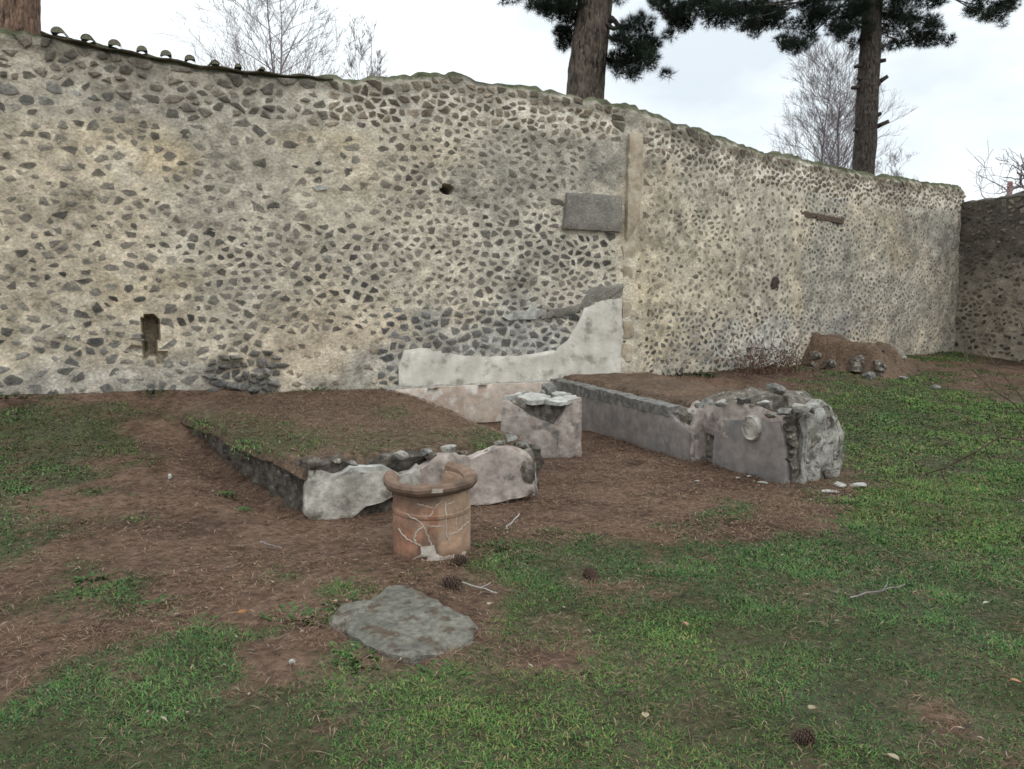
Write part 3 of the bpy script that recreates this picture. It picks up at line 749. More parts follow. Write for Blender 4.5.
pp, nn_ = quad_on(tbl_, tfl, [(0, -.02), (1.03, -.02), (1.03, .34), (.8, .38), (.55, .43), (.3, .52), (.1, .58), (0, .58)])
slab('plaster_facing', pp, nn_, .03, MT['pink'], tb, .01, .04, .008, 322, embed=.05)
for q in ([(517, 398), (531, 393), (551, 397), (545, 401), (532, 402)], [(545, 402), (556, 398), (576, 396), (577, 400), (560, 404)], [(504, 398), (519, 394), (528, 392), (514, 398)], [(540, 392), (552, 391), (572, 395), (558, 397)]):
    slab('top_slab', [gz(u, v, .59) for u, v in q], (0, 0, 1), .025, MT['white'], tb, .012, .03, .008, q[0][0], embed=.03)
slab('top_slab', [gz(u, v, TZ + .02) for u, v in [(541, 386), (550, 384), (557, 388), (548, 391)]], (0, 0, 1), .03, MT['stone'], tb, .008, .04, .006, 99, embed=.1)

# right couch with the taller broken end block
rc = empty('masonry_couch', (5.5, 7.7, 0))
tag(rc, 'grey plastered ruined couch with a taller broken end block and a round plaster disc', 'couch')
RX = 4.98; RT_ = .50
def ctop(U, Vv, x, y): return .02 * fbm(p3(x, y), 3, 3, 231)
prism('rubble_core', [(RX, 6.62), (6.3, 6.62), (6.7, 9.98), (RX + .12, 9.98)], -.1, (RT_, .5, .52, RT_ + .03), MT['darkrubble'], rc, .06, .02, 232, 5, ctop, round_=.03)
prism('earth_cover', [(RX + .2, 6.9), (6.35, 6.9), (6.85, 10.1), (RX + .3, 10.1)], .3, (.57, .57, .58, .59), MT['ground'], rc, .06, .02, 233, 4, ctop, cols=earth_cols, round_=.06)
nin = np.array([-1., .036, 0])
slab('plaster_facing', [(RX - .01, 6.6, -.05), (RX - .01, 6.6, .30), (RX - .01, 6.75, .36), (RX - .01, 6.95, .44), (RX - .0, 7.2, .49), (RX + .05, 8.5, .52), (RX + .1, 9.95, .54), (RX + .1, 9.95, -.05)], nin, .03, MT['greyplaster'], rc, .01, .06, .008, 331, embed=.06)
slab('coping_edge', [(RX - .04, 6.95, RT_ + .0), (RX + .12, 6.95, RT_ + .01), (RX + .22, 9.95, RT_ + .045), (RX + .07, 9.95, RT_ + .04)], (0, 0, 1), .03, MT['stone'], rc, .012, .06, .008, 332, embed=.08)
# end block
BX0, BX1, BY0, BY1 = 5.14, 5.83, 5.38, 6.72
def btop(U, Vv, x, y): return .05 * fbm(p3(x, y), 4, 3, 241) - .22 * sstep(.5, 1.05, U) ** 1.5 - .06 * sstep(.25, 0, Vv)
eb = prism('end_block', [(BX0, BY0), (BX1, BY0 + .12), (BX1 + .15, BY1), (BX0 - .05, BY1)], -.1, (.80, .82, .68, .66), MT['darkrubble'], rc, .05, .04, 242, 6, btop, round_=.08)
pp, nn_ = quad_on((BX0, BY0), (BX1, BY0 + .12), [(.12, -.05), (1.04, -.05), (1.05, .25), (1.0, .42), (.9, .56), (.72, .68), (.45, .74), (.28, .70), (.16, .62), (.13, .3)], .02)
slab('rubble_facing', pp, nn_, .03, MT['paleruble'], rc, .035, .035, .045, 341, embed=.06)
pp, nn_ = quad_on((BX0 - .05, BY1), (BX0, BY0), [(.28, -.04), (.99, -.04), (1.0, .2), (.97, .40), (.93, .56), (.8, .53), (.55, .50), (.34, .46), (.28, .3)], .03)
slab('plaster_panel', pp, nn_, .035, MT['greyplaster'], rc, .008, .05, .006, 342, embed=.06)['label'] = 'smooth grey plaster panel facing the table'
pp, nn_ = quad_on((BX0 - .05, BY1), (BX0, BY0), [(.12, .30), (.96, .30), (.93, .60), (.75, .655), (.45, .66), (.25, .64), (.12, .60)], .015)
slab('plaster_facing', pp, nn_, .03, MT['pink'], rc, .02, .04, .012, 344, embed=.12)
pp, nn_ = quad_on((4.97, 6.58), (5.2, 6.56), [(-.02, -.05), (1.05, -.05), (1.0, .3), (1.05, .56), (.7, .60), (.45, .57), (.2, .48), (-.02, .34)], .02)
slab('plaster_facing', pp, nn_, .03, MT['pink'], rc, .012, .04, .008, 343, embed=.2)
for k in range(22):
    a_ = random.uniform(.2, .98); h_ = random.uniform(.02, .68 - .3 * max(0, a_ - .55)); z_ = random.uniform(.05, .13)
    rock('facing_stone', (BX0 + (BX1 - BX0) * a_, BY0 + .12 * a_ - .015, h_), (z_ * 1.2, z_ * .9, z_), MT['paleruble'] if k % 4 else MT['darkrubble'], 700 + k, rc, k * .2)
for k in range(9):
    rock('facing_stone', (BX0 + random.uniform(-.01, .06), BY0 + random.uniform(.0, .06), .06 + k * .075), (.12, .12, .08), (MT['earthrubble'], MT['darkrubble'])[k % 2], 730 + k, rc, k)
# disc on the panel
dcen = gx(751, 428, BX0 - .105); bm = bmesh.new(); rings = []
for r_, d_ in ((.112, -.05), (.116, .004), (.106, .018), (.092, .012), (.06, .014), (.02, .010)):
    rings.append([bm.verts.new((dcen[0] - d_, dcen[1] + r_ * 1.02 * math.cos(2 * math.pi * k / 28) * (1 + .02 * math.sin(k * 3.1)), dcen[2] + r_ * 1.02 * math.sin(2 * math.pi * k / 28))) for k in range(28)])
for a_, b_ in zip(rings, rings[1:]):
    for k in range(28): bm.faces.new((a_[k], a_[(k + 1) % 28], b_[(k + 1) % 28], b_[k]))
bm.faces.new(rings[-1])
bmesh.ops.recalc_face_normals(bm, faces=bm.faces[:])
for v in bm.verts: v.co -= rc.location
me = bpy.data.meshes.new('plaster_disc'); bm.to_mesh(me); bm.free(); link('plaster_disc', me, MT['oldplaster'], rc)

# stones caught in the couch masonry (parts of the couches)
for k, (u, v, s_) in enumerate(((531, 466, .10), (527, 441, .13), (514, 434, .11), (503, 438, .09), (538, 484, .08), (430, 447, .10), (452, 443, .12), (293, 472, .1), (280, 463, .09))):
    p = onfront(u, v) if u > 302 else gz(u, v, .3)
    rock('facing_stone', p + np.array([0, .09, -.055]), (s_ * 1.3, s_, s_ * .7), MT['stone'] if k % 3 else MT['paleruble'], 400 + k, lc, k)
for k, (u, v, s_) in enumerate(((760, 402, .14), (742, 398, .16), (722, 400, .13), (700, 403, .12), (690, 408, .1), (786, 408, .14), (800, 404, .16), (815, 408, .13), (770, 412, .1), (708, 399, .12))):
    p = at(u, v, 7.0 if u > 765 else 7.6)
    rock('facing_stone', p - np.array([0, 0, .03]), (s_ * 1.1, s_, s_ * .6), MT['stone'] if k % 2 else MT['paleruble'], 430 + k, rc, k)

# loose stones on and round the couches
tag(rock('loose_stone', at(778, 390, 7.2), (.20, .16, .14), MT['stone'], 457), 'rounded grey stone sitting on top of the broken end block', 'stone')
tag(rock('plaster_fragment', at(763, 403, 7.0), (.14, .10, .05), MT['white'], 452), 'white plaster chip lying on the end block beside the grey stone', 'fragment')
tag(rock('plaster_fragment', at(820, 417, 6.35), (.07, .10, .15), MT['white'], 462), 'bright white chip lodged in the rough front of the end block', 'fragment')
for k, (u, v, s_, lab) in enumerate(((860, 487, .20, 'flat white plaster fragment on the ground right of the end block'), (838, 486, .15, 'grey white flat fragment at the right foot of the end block'),
                                     (828, 493, .12, 'small greenish white fragment lying in front of the end block'), (738, 479, .06, 'leftmost small white chip below the grey panel'),
                                     (749, 477, .05, 'small white chip just below the middle of the grey panel'), (763, 484, .07, 'larger white chip below the grey panel near its right edge'),
                                     (697, 482, .04, 'tiny white chip alone on the brown floor left of the grey panel'))):
    p = onground(u, v, .012)
    tag(rock('plaster_fragment', p, (s_ * 1.3, s_ * .9, s_ * .28), MT['white'], 470 + k, None, k), lab, 'fragment', 'plaster fragments by the end block')
for k, (u, v, s_, lab) in enumerate(((904, 379, .14, 'pale stone on the ground right of the ruined stub by the wall'), (886, 376, .22, 'dark stone at the right end of the ruined stub'),
                                     (868, 378, .3, 'grey block at the foot of the ruined stub'), (934, 389, .16, 'dark stone in the grass near the far corner'),
                                     (291, 666, .035, 'tiny pale pebble in the brown litter left of the flat slab'), (170, 478, .06, 'tiny pale stone on the brown litter left of the mound'))):
    p = onground(u, v, .02)
    tag(rock('loose_stone', p, (s_ * 1.2, s_, s_ * .7), MT['white'] if k in (0, 4, 5) else MT['stone'], 490 + k, None, k), lab, 'stone')

# ruined stub of masonry against the right run of the wall
stub = empty('ruined_stub', (*wall_pos(5.4, .5), .4))
tag(stub, 'low ruined masonry stub against the wall, topped with brown earth', 'ruin')
sa, _ = wall_sz(803, 360); sb, _ = wall_sz(893, 375)
def wp(s, d): x, y = wall_pos(s, d); return (float(x), float(y))
SU, DV = np.meshgrid(np.linspace(sa - .15, sb - .5, 60), np.linspace(1.75, -.1, 34), indexing='ij')
bx_, by_ = wall_pos(SU, DV); tt_ = (SU - sa + .15) / (sb - .35 - sa)
hz_ = gh(bx_, by_) - .07 + (.54 * (1 - sstep(.25, 1.0, tt_)) * sstep(.0, .13, tt_) + .05) * (1 - sstep(1.15, 1.75, DV + .3 * tt_)) + (.16 * fbm(p3(bx_, by_), 2.2, 4, 255) + .06 * fbm(p3(bx_, by_), 8, 3, 256)) * (1 - sstep(1.2, 1.7, DV))
ni, nj = SU.shape; idx = np.arange(ni * nj).reshape(ni, nj); F = np.stack([idx[:-1, :-1], idx[:-1, 1:], idx[1:, 1:], idx[1:, :-1]], -1).reshape(-1, 4)
V = np.stack([bx_, by_, hz_], -1).reshape(-1, 3)
mesh_np('earth_heap', V, F, MT['ground'], stub, earth_cols(V), True)
for k in range(24):
    t_ = random.random() ** 1.5; q = sa - .1 + t_ * (sb - sa) * .6; dd = random.uniform(.9, 1.62) if k > 8 else random.uniform(.1, 1.4)
    if k <= 8: q = sa - .08 + random.uniform(0, .25)
    i_ = int(np.argmin(np.abs(SU[:, 0] - q))); j_ = int(np.argmin(np.abs(DV[0] - dd))); z_ = random.uniform(.18, .42) * (1 - .5 * t_)
    rock('heap_stone', (bx_[i_, j_], by_[i_, j_], hz_[i_, j_] - .05), (z_ * 1.25, z_, z_ * .8), (MT['darkrubble'], MT['earthrubble'], MT['darkrubble'])[k % 3], 650 + k, stub, k)
# ------------------------------------------------------------------ terracotta well head
wc = onground(432, 549); wc[2] = -.015; WZ = .93
wh = empty('well_head', wc)
tag(wh, 'cracked terracotta well head with a broken rim, mended with white cement', 'well head')
RB = .262
def ang_from_cam(a_):       # angle 0 = towards the camera, + = to the right in the picture
    b = math.atan2(-wc[1], -wc[0]); return b + a_
NA = 96
def prof_pt(r_, z_, a_):
    th = ang_from_cam(a_); z_ = z_ * WZ - .022 * math.cos(a_) * z_ / .5; return np.array([wc[0] + r_ * math.cos(th), wc[1] + r_ * math.sin(th), wc[2] + z_])
def broken(a_):             # the height at which the body's wall breaks off, going round
    a_ = (a_ + math.pi) % (2 * math.pi) - math.pi
    gap = sstep(-2.0, -1.75, np.array(a_)) * 0
    d = a_ if a_ > -1.0 else a_ + 2 * math.pi      # from the right side on round the back to the left
    g_ = float(sstep(2.70, 2.85, np.array(d)) * sstep(5.0, 4.75, np.array(d)))
    return .50 - g_ * (.12 + .02 * math.sin(a_ * 9))
bodyprof = [(0, 1.0), (.03, .995), (.10, .985), (.18, .98), (.25, .975), (.295, .965), (.305, .985), (.325, .99), (.335, .965), (.37, .955), (.42, .95), (.46, .96), (.50, .985)]
V = []; F = []; C_ = []
inner = [(r_ * RB - .05, z_) for z_, r_ in bodyprof][::-1]
prof = [(r_ * RB, z_) for z_, r_ in bodyprof] + inner
for k in range(NA):
    a_ = 2 * math.pi * k / NA - math.pi; hmax = broken(a_)
    for r_, z_ in prof: V.append(prof_pt(r_ + .003 * math.sin(a_ * 2 + 1) , min(z_, hmax), a_))
np_ = len(prof)
for k in range(NA):
    k2 = (k + 1) % NA
    for j in range(np_): F.append((k * np_ + j, k2 * np_ + j, k2 * np_ + (j + 1) % np_, k * np_ + (j + 1) % np_))
V = np.array(V); aa = np.repeat(2 * np.pi * np.arange(NA) / NA - np.pi, np_)
zz = V[:, 2] - wc[2]
nz_ = fbm(V, 7, 4, 261); nz2 = fbm(V, 2.2, 3, 262)
tcol = np.array([.25, .155, .108]) * (1 + .8 * nz_)[:, None]
tanc = np.array([.37, .27, .19]); redc = np.array([.18, .10, .075]); grc = np.array([.13, .10, .075])
shr = np.random.default_rng(5); sa_ = np.stack([shr.uniform(-1.7, 1.7, 26) * .26, shr.uniform(0, .5, 26)], 1); sc2 = shr.uniform(0, 1, (26, 1))
q = np.stack([aa * .26, zz], 1) + .012 * np.stack([nz_, nz2], 1); near_ = np.argmin(((q[:, None] - sa_[None]) ** 2).sum(2), 1)
tcol = tcol * (1 + .9 * (sc2[near_] - .5)) * (1 + np.array([.12, -.05, -.12]) * (sc2[(near_ + 3) % 26] - .4) * 2)
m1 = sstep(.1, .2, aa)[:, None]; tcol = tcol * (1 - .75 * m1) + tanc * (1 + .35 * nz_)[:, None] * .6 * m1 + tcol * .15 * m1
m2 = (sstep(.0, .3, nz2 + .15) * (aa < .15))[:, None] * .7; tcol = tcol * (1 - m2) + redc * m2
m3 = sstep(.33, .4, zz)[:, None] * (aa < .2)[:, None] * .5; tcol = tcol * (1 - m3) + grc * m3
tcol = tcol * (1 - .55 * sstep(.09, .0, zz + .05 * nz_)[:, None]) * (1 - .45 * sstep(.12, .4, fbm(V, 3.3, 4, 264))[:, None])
rad_ = V - np.array([wc[0], wc[1], 0]); rad_[:, 2] = 0; rl_ = np.linalg.norm(rad_, axis=1)[:, None]
V = V + rad_ / rl_ * (.007 * fbm(V, 5, 3, 265) + .004 * fbm(V, 18, 2, 266))[:, None]
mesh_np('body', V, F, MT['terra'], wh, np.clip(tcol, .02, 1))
# rim: a rolled moulding, broken away at the back left
V = []; F = []; rp = [(.235, .475), (.262, .462), (.292, .478), (.308, .502), (.310, .525), (.298, .545), (.272, .553), (.245, .548), (.218, .53), (.212, .50), (.218, .48)]
a0, a1 = -1.75, 2.72; nr = 84; n = len(rp); rc_ = []
for k in range(nr + 1):
    a_ = a0 + (a1 - a0) * k / nr
    for r_, z_ in rp:
        q = 1.0
        V.append(prof_pt(r_ + .004 * math.sin(a_ * 3), z_ + .008 * math.sin(a_ * 2.3 + .5) + (.0 if k not in (0, nr) else random.uniform(-.01, .01)), a_ + (random.uniform(-.03, .03) if k in (0, nr) else 0)))
    if k:
        for j in range(n): F.append(((k - 1) * n + j, k * n + j, k * n + (j + 1) % n, (k - 1) * n + (j + 1) % n))
F += [tuple(range(n)), tuple(nr * n + j for j in range(n))[::-1]]
V = np.array(V); nz_ = fbm(V, 8, 4, 263); V = V + np.stack([fbm(V, 9, 3, 267 + q) for q in range(3)], -1) * .006
mesh_np('rim', V, F, MT['terra'], wh, np.clip(np.array([.15, .10, .073]) * (1 + .8 * nz_)[:, None], .02, 1))
# mended cracks: ridges of cement running over the body
def body_r(z_): return float(np.interp(z_, [p[0] for p in bodyprof], [p[1] for p in bodyprof])) * RB
def uv2(u, v):   # picture point on the enlarged view -> angle, height
    x = (u - 397) / 263.; x = max(-.97, min(.97, x)); a_ = math.asin(x)
    return a_, .0 + (690 - 45 * (1 - math.cos(a_)) - v) / 690. * .50 * 1.55
def crack(pts, w_):
    mb = MB(); P_ = []
    pts = [np.array(uv2(*p)) for p in pts]
    for p, q in zip(pts, pts[1:]):
        for k in range(5): P_.append(p + (q - p) * k / 5)
    P_.append(pts[-1]); T = []
    for i, (a_, z_) in enumerate(P_):
        T.append(prof_pt(body_r(z_) + .0015, z_ + .004 * math.sin(i * 2.1), a_ + .012 * math.sin(i * 1.7)))
    mb.tube(T, [w_ * .95 * (.7 + .5 * abs(math.sin(i * 1.3))) for i in range(len(T))], 6)
    mb.build('cement_crack', MT['cement'], wh)
for pts, w_ in (([(470, 300), (420, 340), (385, 400)], .0042), ([(300, 320), (350, 330), (410, 345)], .003), ([(235, 385), (310, 425), (345, 460), (370, 520), (392, 580)], .0045),
                ([(345, 460), (300, 495), (285, 540), (300, 575)], .005), ([(180, 485), (235, 545), (290, 570), (330, 585)], .004), ([(370, 458), (420, 465), (480, 462)], .003),
                ([(488, 310), (490, 400), (490, 520), (515, 590)], .0045), ([(490, 522), (560, 515), (600, 480), (640, 460)], .0035), ([(500, 330), (560, 305), (620, 290)], .003), ([(555, 400), (557, 500)], .0025)):
    crack(pts, w_)
pts = []
for u, v in ((325, 592), (410, 582), (425, 640), (540, 652), (520, 670), (430, 705), (380, 692), (270, 672), (330, 640)):
    a_, z_ = uv2(u, v); pts.append((a_, max(z_, -.01)))
pc = np.mean(pts, 0); T = [prof_pt(body_r(z_) + .006, z_, a_) for a_, z_ in pts] + [prof_pt(body_r(pc[1]) + .010, pc[1], pc[0])]
B_ = [prof_pt(body_r(z_) - .02, z_, a_) for a_, z_ in pts]; n = len(pts)
mesh_np('cement_patch', np.array(T + B_), [(k, (k + 1) % n, n) for k in range(n)] + [(n + 1 + k, n + 1 + (k + 1) % n, (k + 1) % n, k) for k in range(n)], MT['cement'], wh)
T = []; B_ = []
base_pts = [(a_, .028 + .016 * math.sin(a_ * 7) + .012 * math.sin(a_ * 17)) for a_ in np.linspace(-.25, .95, 14)]
for a_, z_ in base_pts: T += [prof_pt(RB + .008, max(.006, z_), a_), prof_pt(RB + .018, -.02, a_), prof_pt(RB - .03, max(.006, z_), a_)]
mesh_np('cement_patch', np.array(T), [f for k in range(13) for f in ((3 * k, 3 * k + 3, 3 * k + 4, 3 * k + 1), (3 * k + 2, 3 * k + 5, 3 * k + 3, 3 * k))], MT['cement'], wh)
# pale chip on the rim
p1 = [prof_pt(.313, z_, a_) for a_, z_ in ((.0, .51), (.22, .508), (.24, .535), (.02, .538))]; p0 = [prof_pt(.29, z_, a_) for a_, z_ in ((.0, .51), (.22, .508), (.24, .535), (.02, .538))]
mesh_np('cement_patch', np.array(p1 + p0), [(0, 1, 2, 3), (4, 5, 1, 0), (5, 6, 2, 1), (6, 7, 3, 2), (7, 4, 0, 3)], MT['cement'], wh)

# flat stone slab in the grass
SLB = [(327, 622), (345, 611), (372, 605), (388, 594), (401, 592), (425, 601), (458, 618), (479, 629), (472, 645), (442, 655), (412, 666), (385, 657), (355, 642)]
pts = [onground(u, v, .012 + (.03 if v < 612 else 0)) for u, v in SLB]
s_ = slab('stone_slab', pts, (0, 0, 1), .02, MT['slab'], None, .014, .03, .016, 351, .7, embed=.09)
tag(s_, 'flat irregular grey stone slab lying in the grass in front of the well head', 'slab')

# ------------------------------------------------------------------ pine cones, twigs, leaves
def pine_cone(loc, size, rot, seed):
    rnd = random.Random(seed); mb = MB(); n = 70
    V = []; F = []
    for i in range(9):
        t = i / 8; r_ = .22 * math.sin(math.pi * min(1, t * .93 + .04)) ** .7
        for k in range(10): a_ = k * math.pi / 5; V.append((r_ * math.cos(a_), r_ * math.sin(a_), t - .5))
    for i in range(8):
        for k in range(10): F.append((i * 10 + k, i * 10 + (k + 1) % 10, i * 10 + 10 + (k + 1) % 10, i * 10 + 10 + k))
    F += [tuple(range(10))[::-1], tuple(80 + k for k in range(10))]
    mb.add(V, F)
    for i in range(n):
        t = (i + .5) / n; a_ = i * 2.39996; r_ = .22 * math.sin(math.pi * (t * .9 + .06)) ** .7; z_ = t - .5
        o = np.array([math.cos(a_), math.sin(a_), .35]); o /= np.linalg.norm(o); sd_ = np.array([-math.sin(a_), math.cos(a_), 0]); upv = np.cross(o, sd_)
        c = np.array([r_ * math.cos(a_) * .9, r_ * math.sin(a_) * .9, z_]); w_ = .085; l_ = .27 * (1 - .45 * t) * (.8 + .4 * rnd.random())
        V = [c - sd_ * w_ * .6, c + sd_ * w_ * .6, c + o * l_ + sd_ * w_, c + o * l_ - sd_ * w_, c + o * l_ * .9 + upv * .05 + sd_ * w_ * .7, c + o * l_ * .9 + upv * .05 - sd_ * w_ * .7]
        mb.add(V, [(0, 1, 2, 3), (3, 2, 4, 5), (1, 0, 5, 4), (0, 3, 5), (1, 4, 2)])
    o = mb.build('pine_cone', MT['cone']); o.scale = (size,) * 3; o.location = loc; o.rotation_euler = rot
    return o
for k, (u, v, s_, lab) in enumerate(((452, 588, .115, 'dark open pine cone lying above the flat slab, the nearer of two by the well'), (458, 566, .10, 'dark pine cone lying against the foot of the well head'),
                                     (591, 580, .105, 'dark pine cone alone in the grass right of the well head'), (805, 742, .075, 'small dark pine cone half sunk in the grass near the bottom right'))):
    p = onground(u, v, s_ * .26)
    tag(pine_cone(p, s_, (1.35, .2 * k, k * 1.3 + .4), k), lab, 'pine cone', 'pine cones on the ground')
def stick(a_, b_, r_, m_, lab, fork=True, seed=0, lift=.015, col_=None):
    rnd = random.Random(seed); mb = MB(); p = onground(*a_, lift); q = onground(*b_, lift + .01); P_ = []
    for k in range(8):
        t = k / 7; P_.append(p + (q - p) * t + np.array([rnd.uniform(-1, 1), rnd.uniform(-1, 1), rnd.uniform(0, 1)]) * .008)
    mb.tube(P_, [r_ * (1 - .5 * k / 7) for k in range(8)], 6)
    if fork:
        d = (q - p) * .3; mb.tube([P_[4], P_[4] + d * .6 + np.array([.02, .05, .01]), P_[4] + d + np.array([.03, .1, .015])], [r_ * .6, r_ * .45, r_ * .3], 5)
    return tag(mb.build('fallen_twig', m_), lab, 'twig')
stick((455, 583), (497, 598), .006, MT['white'], 'pale bleached twig beside the pine cones by the well head', True, 1)
stick((506, 531), (520, 517), .007, MT['white'], 'short pale twig sticking out of the litter right of the well head', False, 2)
stick((385, 714), (455, 712), .003, MT['wood'], 'thin brown twig in the grass near the bottom left', True, 3)
stick((850, 600), (905, 590), .004, MT['twig'], 'thin dark twig lying in the grass at the right', True, 4)
stick((260, 545), (283, 552), .005, MT['twig'], 'short twig on the brown litter left of the well head', False, 5)
def leaf(u, v, size, c, rot, lab):
    mb = MB(); n = 6; V = []
    for i in range(n + 1):
        t = i / n; w_ = .36 * math.sin(math.pi * t ** .8) + .01
        V += [(t - .5, -w_, .10 * math.sin(3 * t) + .12), (t - .5, 0, .05 * math.sin(3 * t)), (t - .5, w_, .10 * math.sin(3 * t) + .14)]
    F = []
    for i in range(n):
        for j in (0, 1): F.append((i * 3 + j, i * 3 + 3 + j, i * 3 + 4 + j, i * 3 + 1 + j))
    c = tuple(np.array(c) * .8); mb.add(V, F, c); mb.tube([(.5, 0, 0), (.8, .05, .02)], [.02, .012], 5, c)
    o = mb.build('fallen_leaf', MT['leaf'], None, True); o.location = onground(u, v, .025); size *= .68; c = None; o.scale = (size,) * 3; o.rotation_euler = (random.uniform(-.3, .3), random.uniform(-.3, .3), rot)
    tag(o, lab, 'leaf', 'fallen leaves on the grass')
leaf(243, 618, .085, (.30, .14, .06), .4, 'orange brown leaf on the litter left of the flat slab')
leaf(685, 629, .06, (.40, .22, .14), 1.7, 'pinkish brown leaf in the grass right of the bare patch')
leaf(1015, 688, .07, (.42, .22, .12), 2.5, 'orange leaf in the grass at the right edge')
leaf(490, 609, .065, (.42, .36, .27), .9, 'pale tan leaf beside the right end of the flat slab')
leaf(335, 606, .05, (.40, .26, .18), 2.1, 'small tan leaf at the left tip of the flat slab')
leaf(986, 608, .055, (.45, .41, .34), 2.9, 'pale dry leaf in the grass at the far right middle')
leaf(812, 715, .06, (.34, .27, .18), .2, 'dull brown leaf in the grass towards the bottom right')
leaf(645, 722, .06, (.40, .33, .22), 1.2, 'straw coloured leaf in the grass at the bottom centre')
leaf(892, 765, .07, (.38, .31, .22), 1.9, 'curled tan leaf at the bottom edge on the right')

# ------------------------------------------------------------------ grass and needle litter (uncountable: one object each)
def scatter(n, x0, x1, y0, y1): return rng.uniform(x0, x1, n), rng.uniform(y0, y1, n)
def visible(x, y, z, m_=90):
    u, v, d = topx(p3(x, y, z)); return (d > 1.6) & (u > -m_ - 150) & (u < 1024 + m_ + 150) & (v < 769 + 260), d
RECTS = [(.95, 3.05, 5.95, 10.1), (.5, .96, 7.6, 10.1), (5.05, 6.6, 6.6, 10), (5.1, 5.95, 5.4, 6.7), (3.1, 4.1, 7.1, 8.9)]
def free(x, y):
    ok = np.ones(len(x), bool)
    for a_, b_, c_, d_ in RECTS: ok &= ~((x > a_) & (x < b_) & (y > c_) & (y < d_))
    ok &= (x - wc[0]) ** 2 + (y - wc[1]) ** 2 > .27 ** 2
    sp = [(p[0], p[1]) for p in pts_slab]; ok &= ~inpoly(x, y, sp)
    d = np.where(x < PB[0], WY - y, -((x - PB[0]) * NR[0] + (y - PB[1]) * NR[1])); ok &= d > .03
    ok &= x < cx_side - .05
    return ok
pts_slab = [p for p in pts]; cx_side = float(cx_)
zones = [(-3, 9, 1.2, 5.0, 16000), (-5, 12, 5, 8.5, 5200), (-5, 19, 8.5, 13.6, 2000)]
bx, by, bz = [], [], []
for a_, b_, c_, d_, den in zones:
    x, y = scatter(int((b_ - a_) * (d_ - c_) * den), a_, b_, c_, d_)
    z = gh(x, y); vis, dep = visible(x, y, z); ok = vis & free(x, y); x, y, z = x[ok], y[ok], z[ok]
    g_ = green(x, y); cl = .45 + .9 * sstep(-.35, .5, fbm(p3(x, y), 6, 3, 55)); k = rng.random(len(x)) < g_ * cl * .95
    bx.append(x[k]); by.append(y[k]); bz.append(z[k])
# on the mound
x, y = scatter(26000, .3, 3, 5.98, 10); z = mound_h(x, y); u, v, _ = topx(p3(x, y, z)); k = rng.random(len(x)) < mound_green(u, v) * .95
bx.append(x[k]); by.append(y[k]); bz.append(z[k] - .005)
x = np.concatenate(bx); y = np.concatenate(by); z = np.concatenate(bz); n = len(x)
print('grass blades', n)
dist = np.hypot(x, y)
clump = fbm(p3(x, y), 3.1, 3, 66)
hgt = rng.uniform(.012, .036, n) * (1 + .8 * clump) * np.clip(.8 + dist / 25, .8, 1.5); broad = rng.random(n) < .62
wid = np.where(broad, rng.uniform(.0045, .0085, n), rng.uniform(.0018, .003, n)) * np.clip(dist / 4.5, .8, 2.6)
hgt = np.where(broad, hgt * .75, hgt * 1.2)
th = rng.uniform(0, 2 * np.pi, n); lean = np.where(broad, rng.uniform(.7, 1.8, n), rng.uniform(.2, 1.5, n))
dx, dy = np.cos(th), np.sin(th); sx_, sy_ = -dy, dx
def bl_pt(t, w_, s):
    r_ = hgt * t * lean / np.sqrt(1 + lean ** 2) * (1 + .4 * t); zz_ = hgt * t / np.sqrt(1 + lean ** 2) * (1.35 - .5 * t)
    return np.stack([x + dx * r_ + sx_ * w_ * s, y + dy * r_ + sy_ * w_ * s, z - .004 + zz_], -1)
V = np.stack([bl_pt(0, wid * .3, -1), bl_pt(0, wid * .3, 1), bl_pt(.6, wid * .5, 1), bl_pt(.6, wid * .5, -1), bl_pt(1, 0, 0)], 1)
bi = np.arange(n)[:, None] * 5
T = np.concatenate([bi + np.array([[0, 1, 2]]), bi + np.array([[0, 2, 3]]), bi + np.array([[3, 2, 4]])], 0)
base_c = np.array([.056, .115, .030]); yel = np.array([.11, .145, .044]); dk = np.array([.026, .078, .022]); dry = np.array([.17, .13, .08])
t = rng.random(n)[:, None]; q = rng.random(n)[:, None]
cc_ = base_c * (.65 + .7 * t) ; cc_ = np.where(q < .12, yel * (.6 + .6 * t), cc_); cc_ = np.where((q > .5) & (q < .75), dk * (.7 + .7 * t), cc_); cc_ = np.where(q > .955, dry * (.6 + .7 * t), cc_)
lowf = sstep(-.25, .35, fbm(p3(x, y), .8, 3, 68) + .35 * sstep(4, 8, x))[:, None] * .6
cc_ = cc_ * (1 - lowf) + (cc_ * np.array([1.7, 1.35, 1.1])) * lowf
cc_ = cc_ * (1 + .75 * clump[:, None])
o = mesh_np('grass', V.reshape(-1, 3), T, MT['leaf'], None, np.repeat(np.clip(cc_, .01, 1), 5, 0))
tag(o, 'short patchy green grass and clover over the garden floor', 'grass', None, 'stuff')
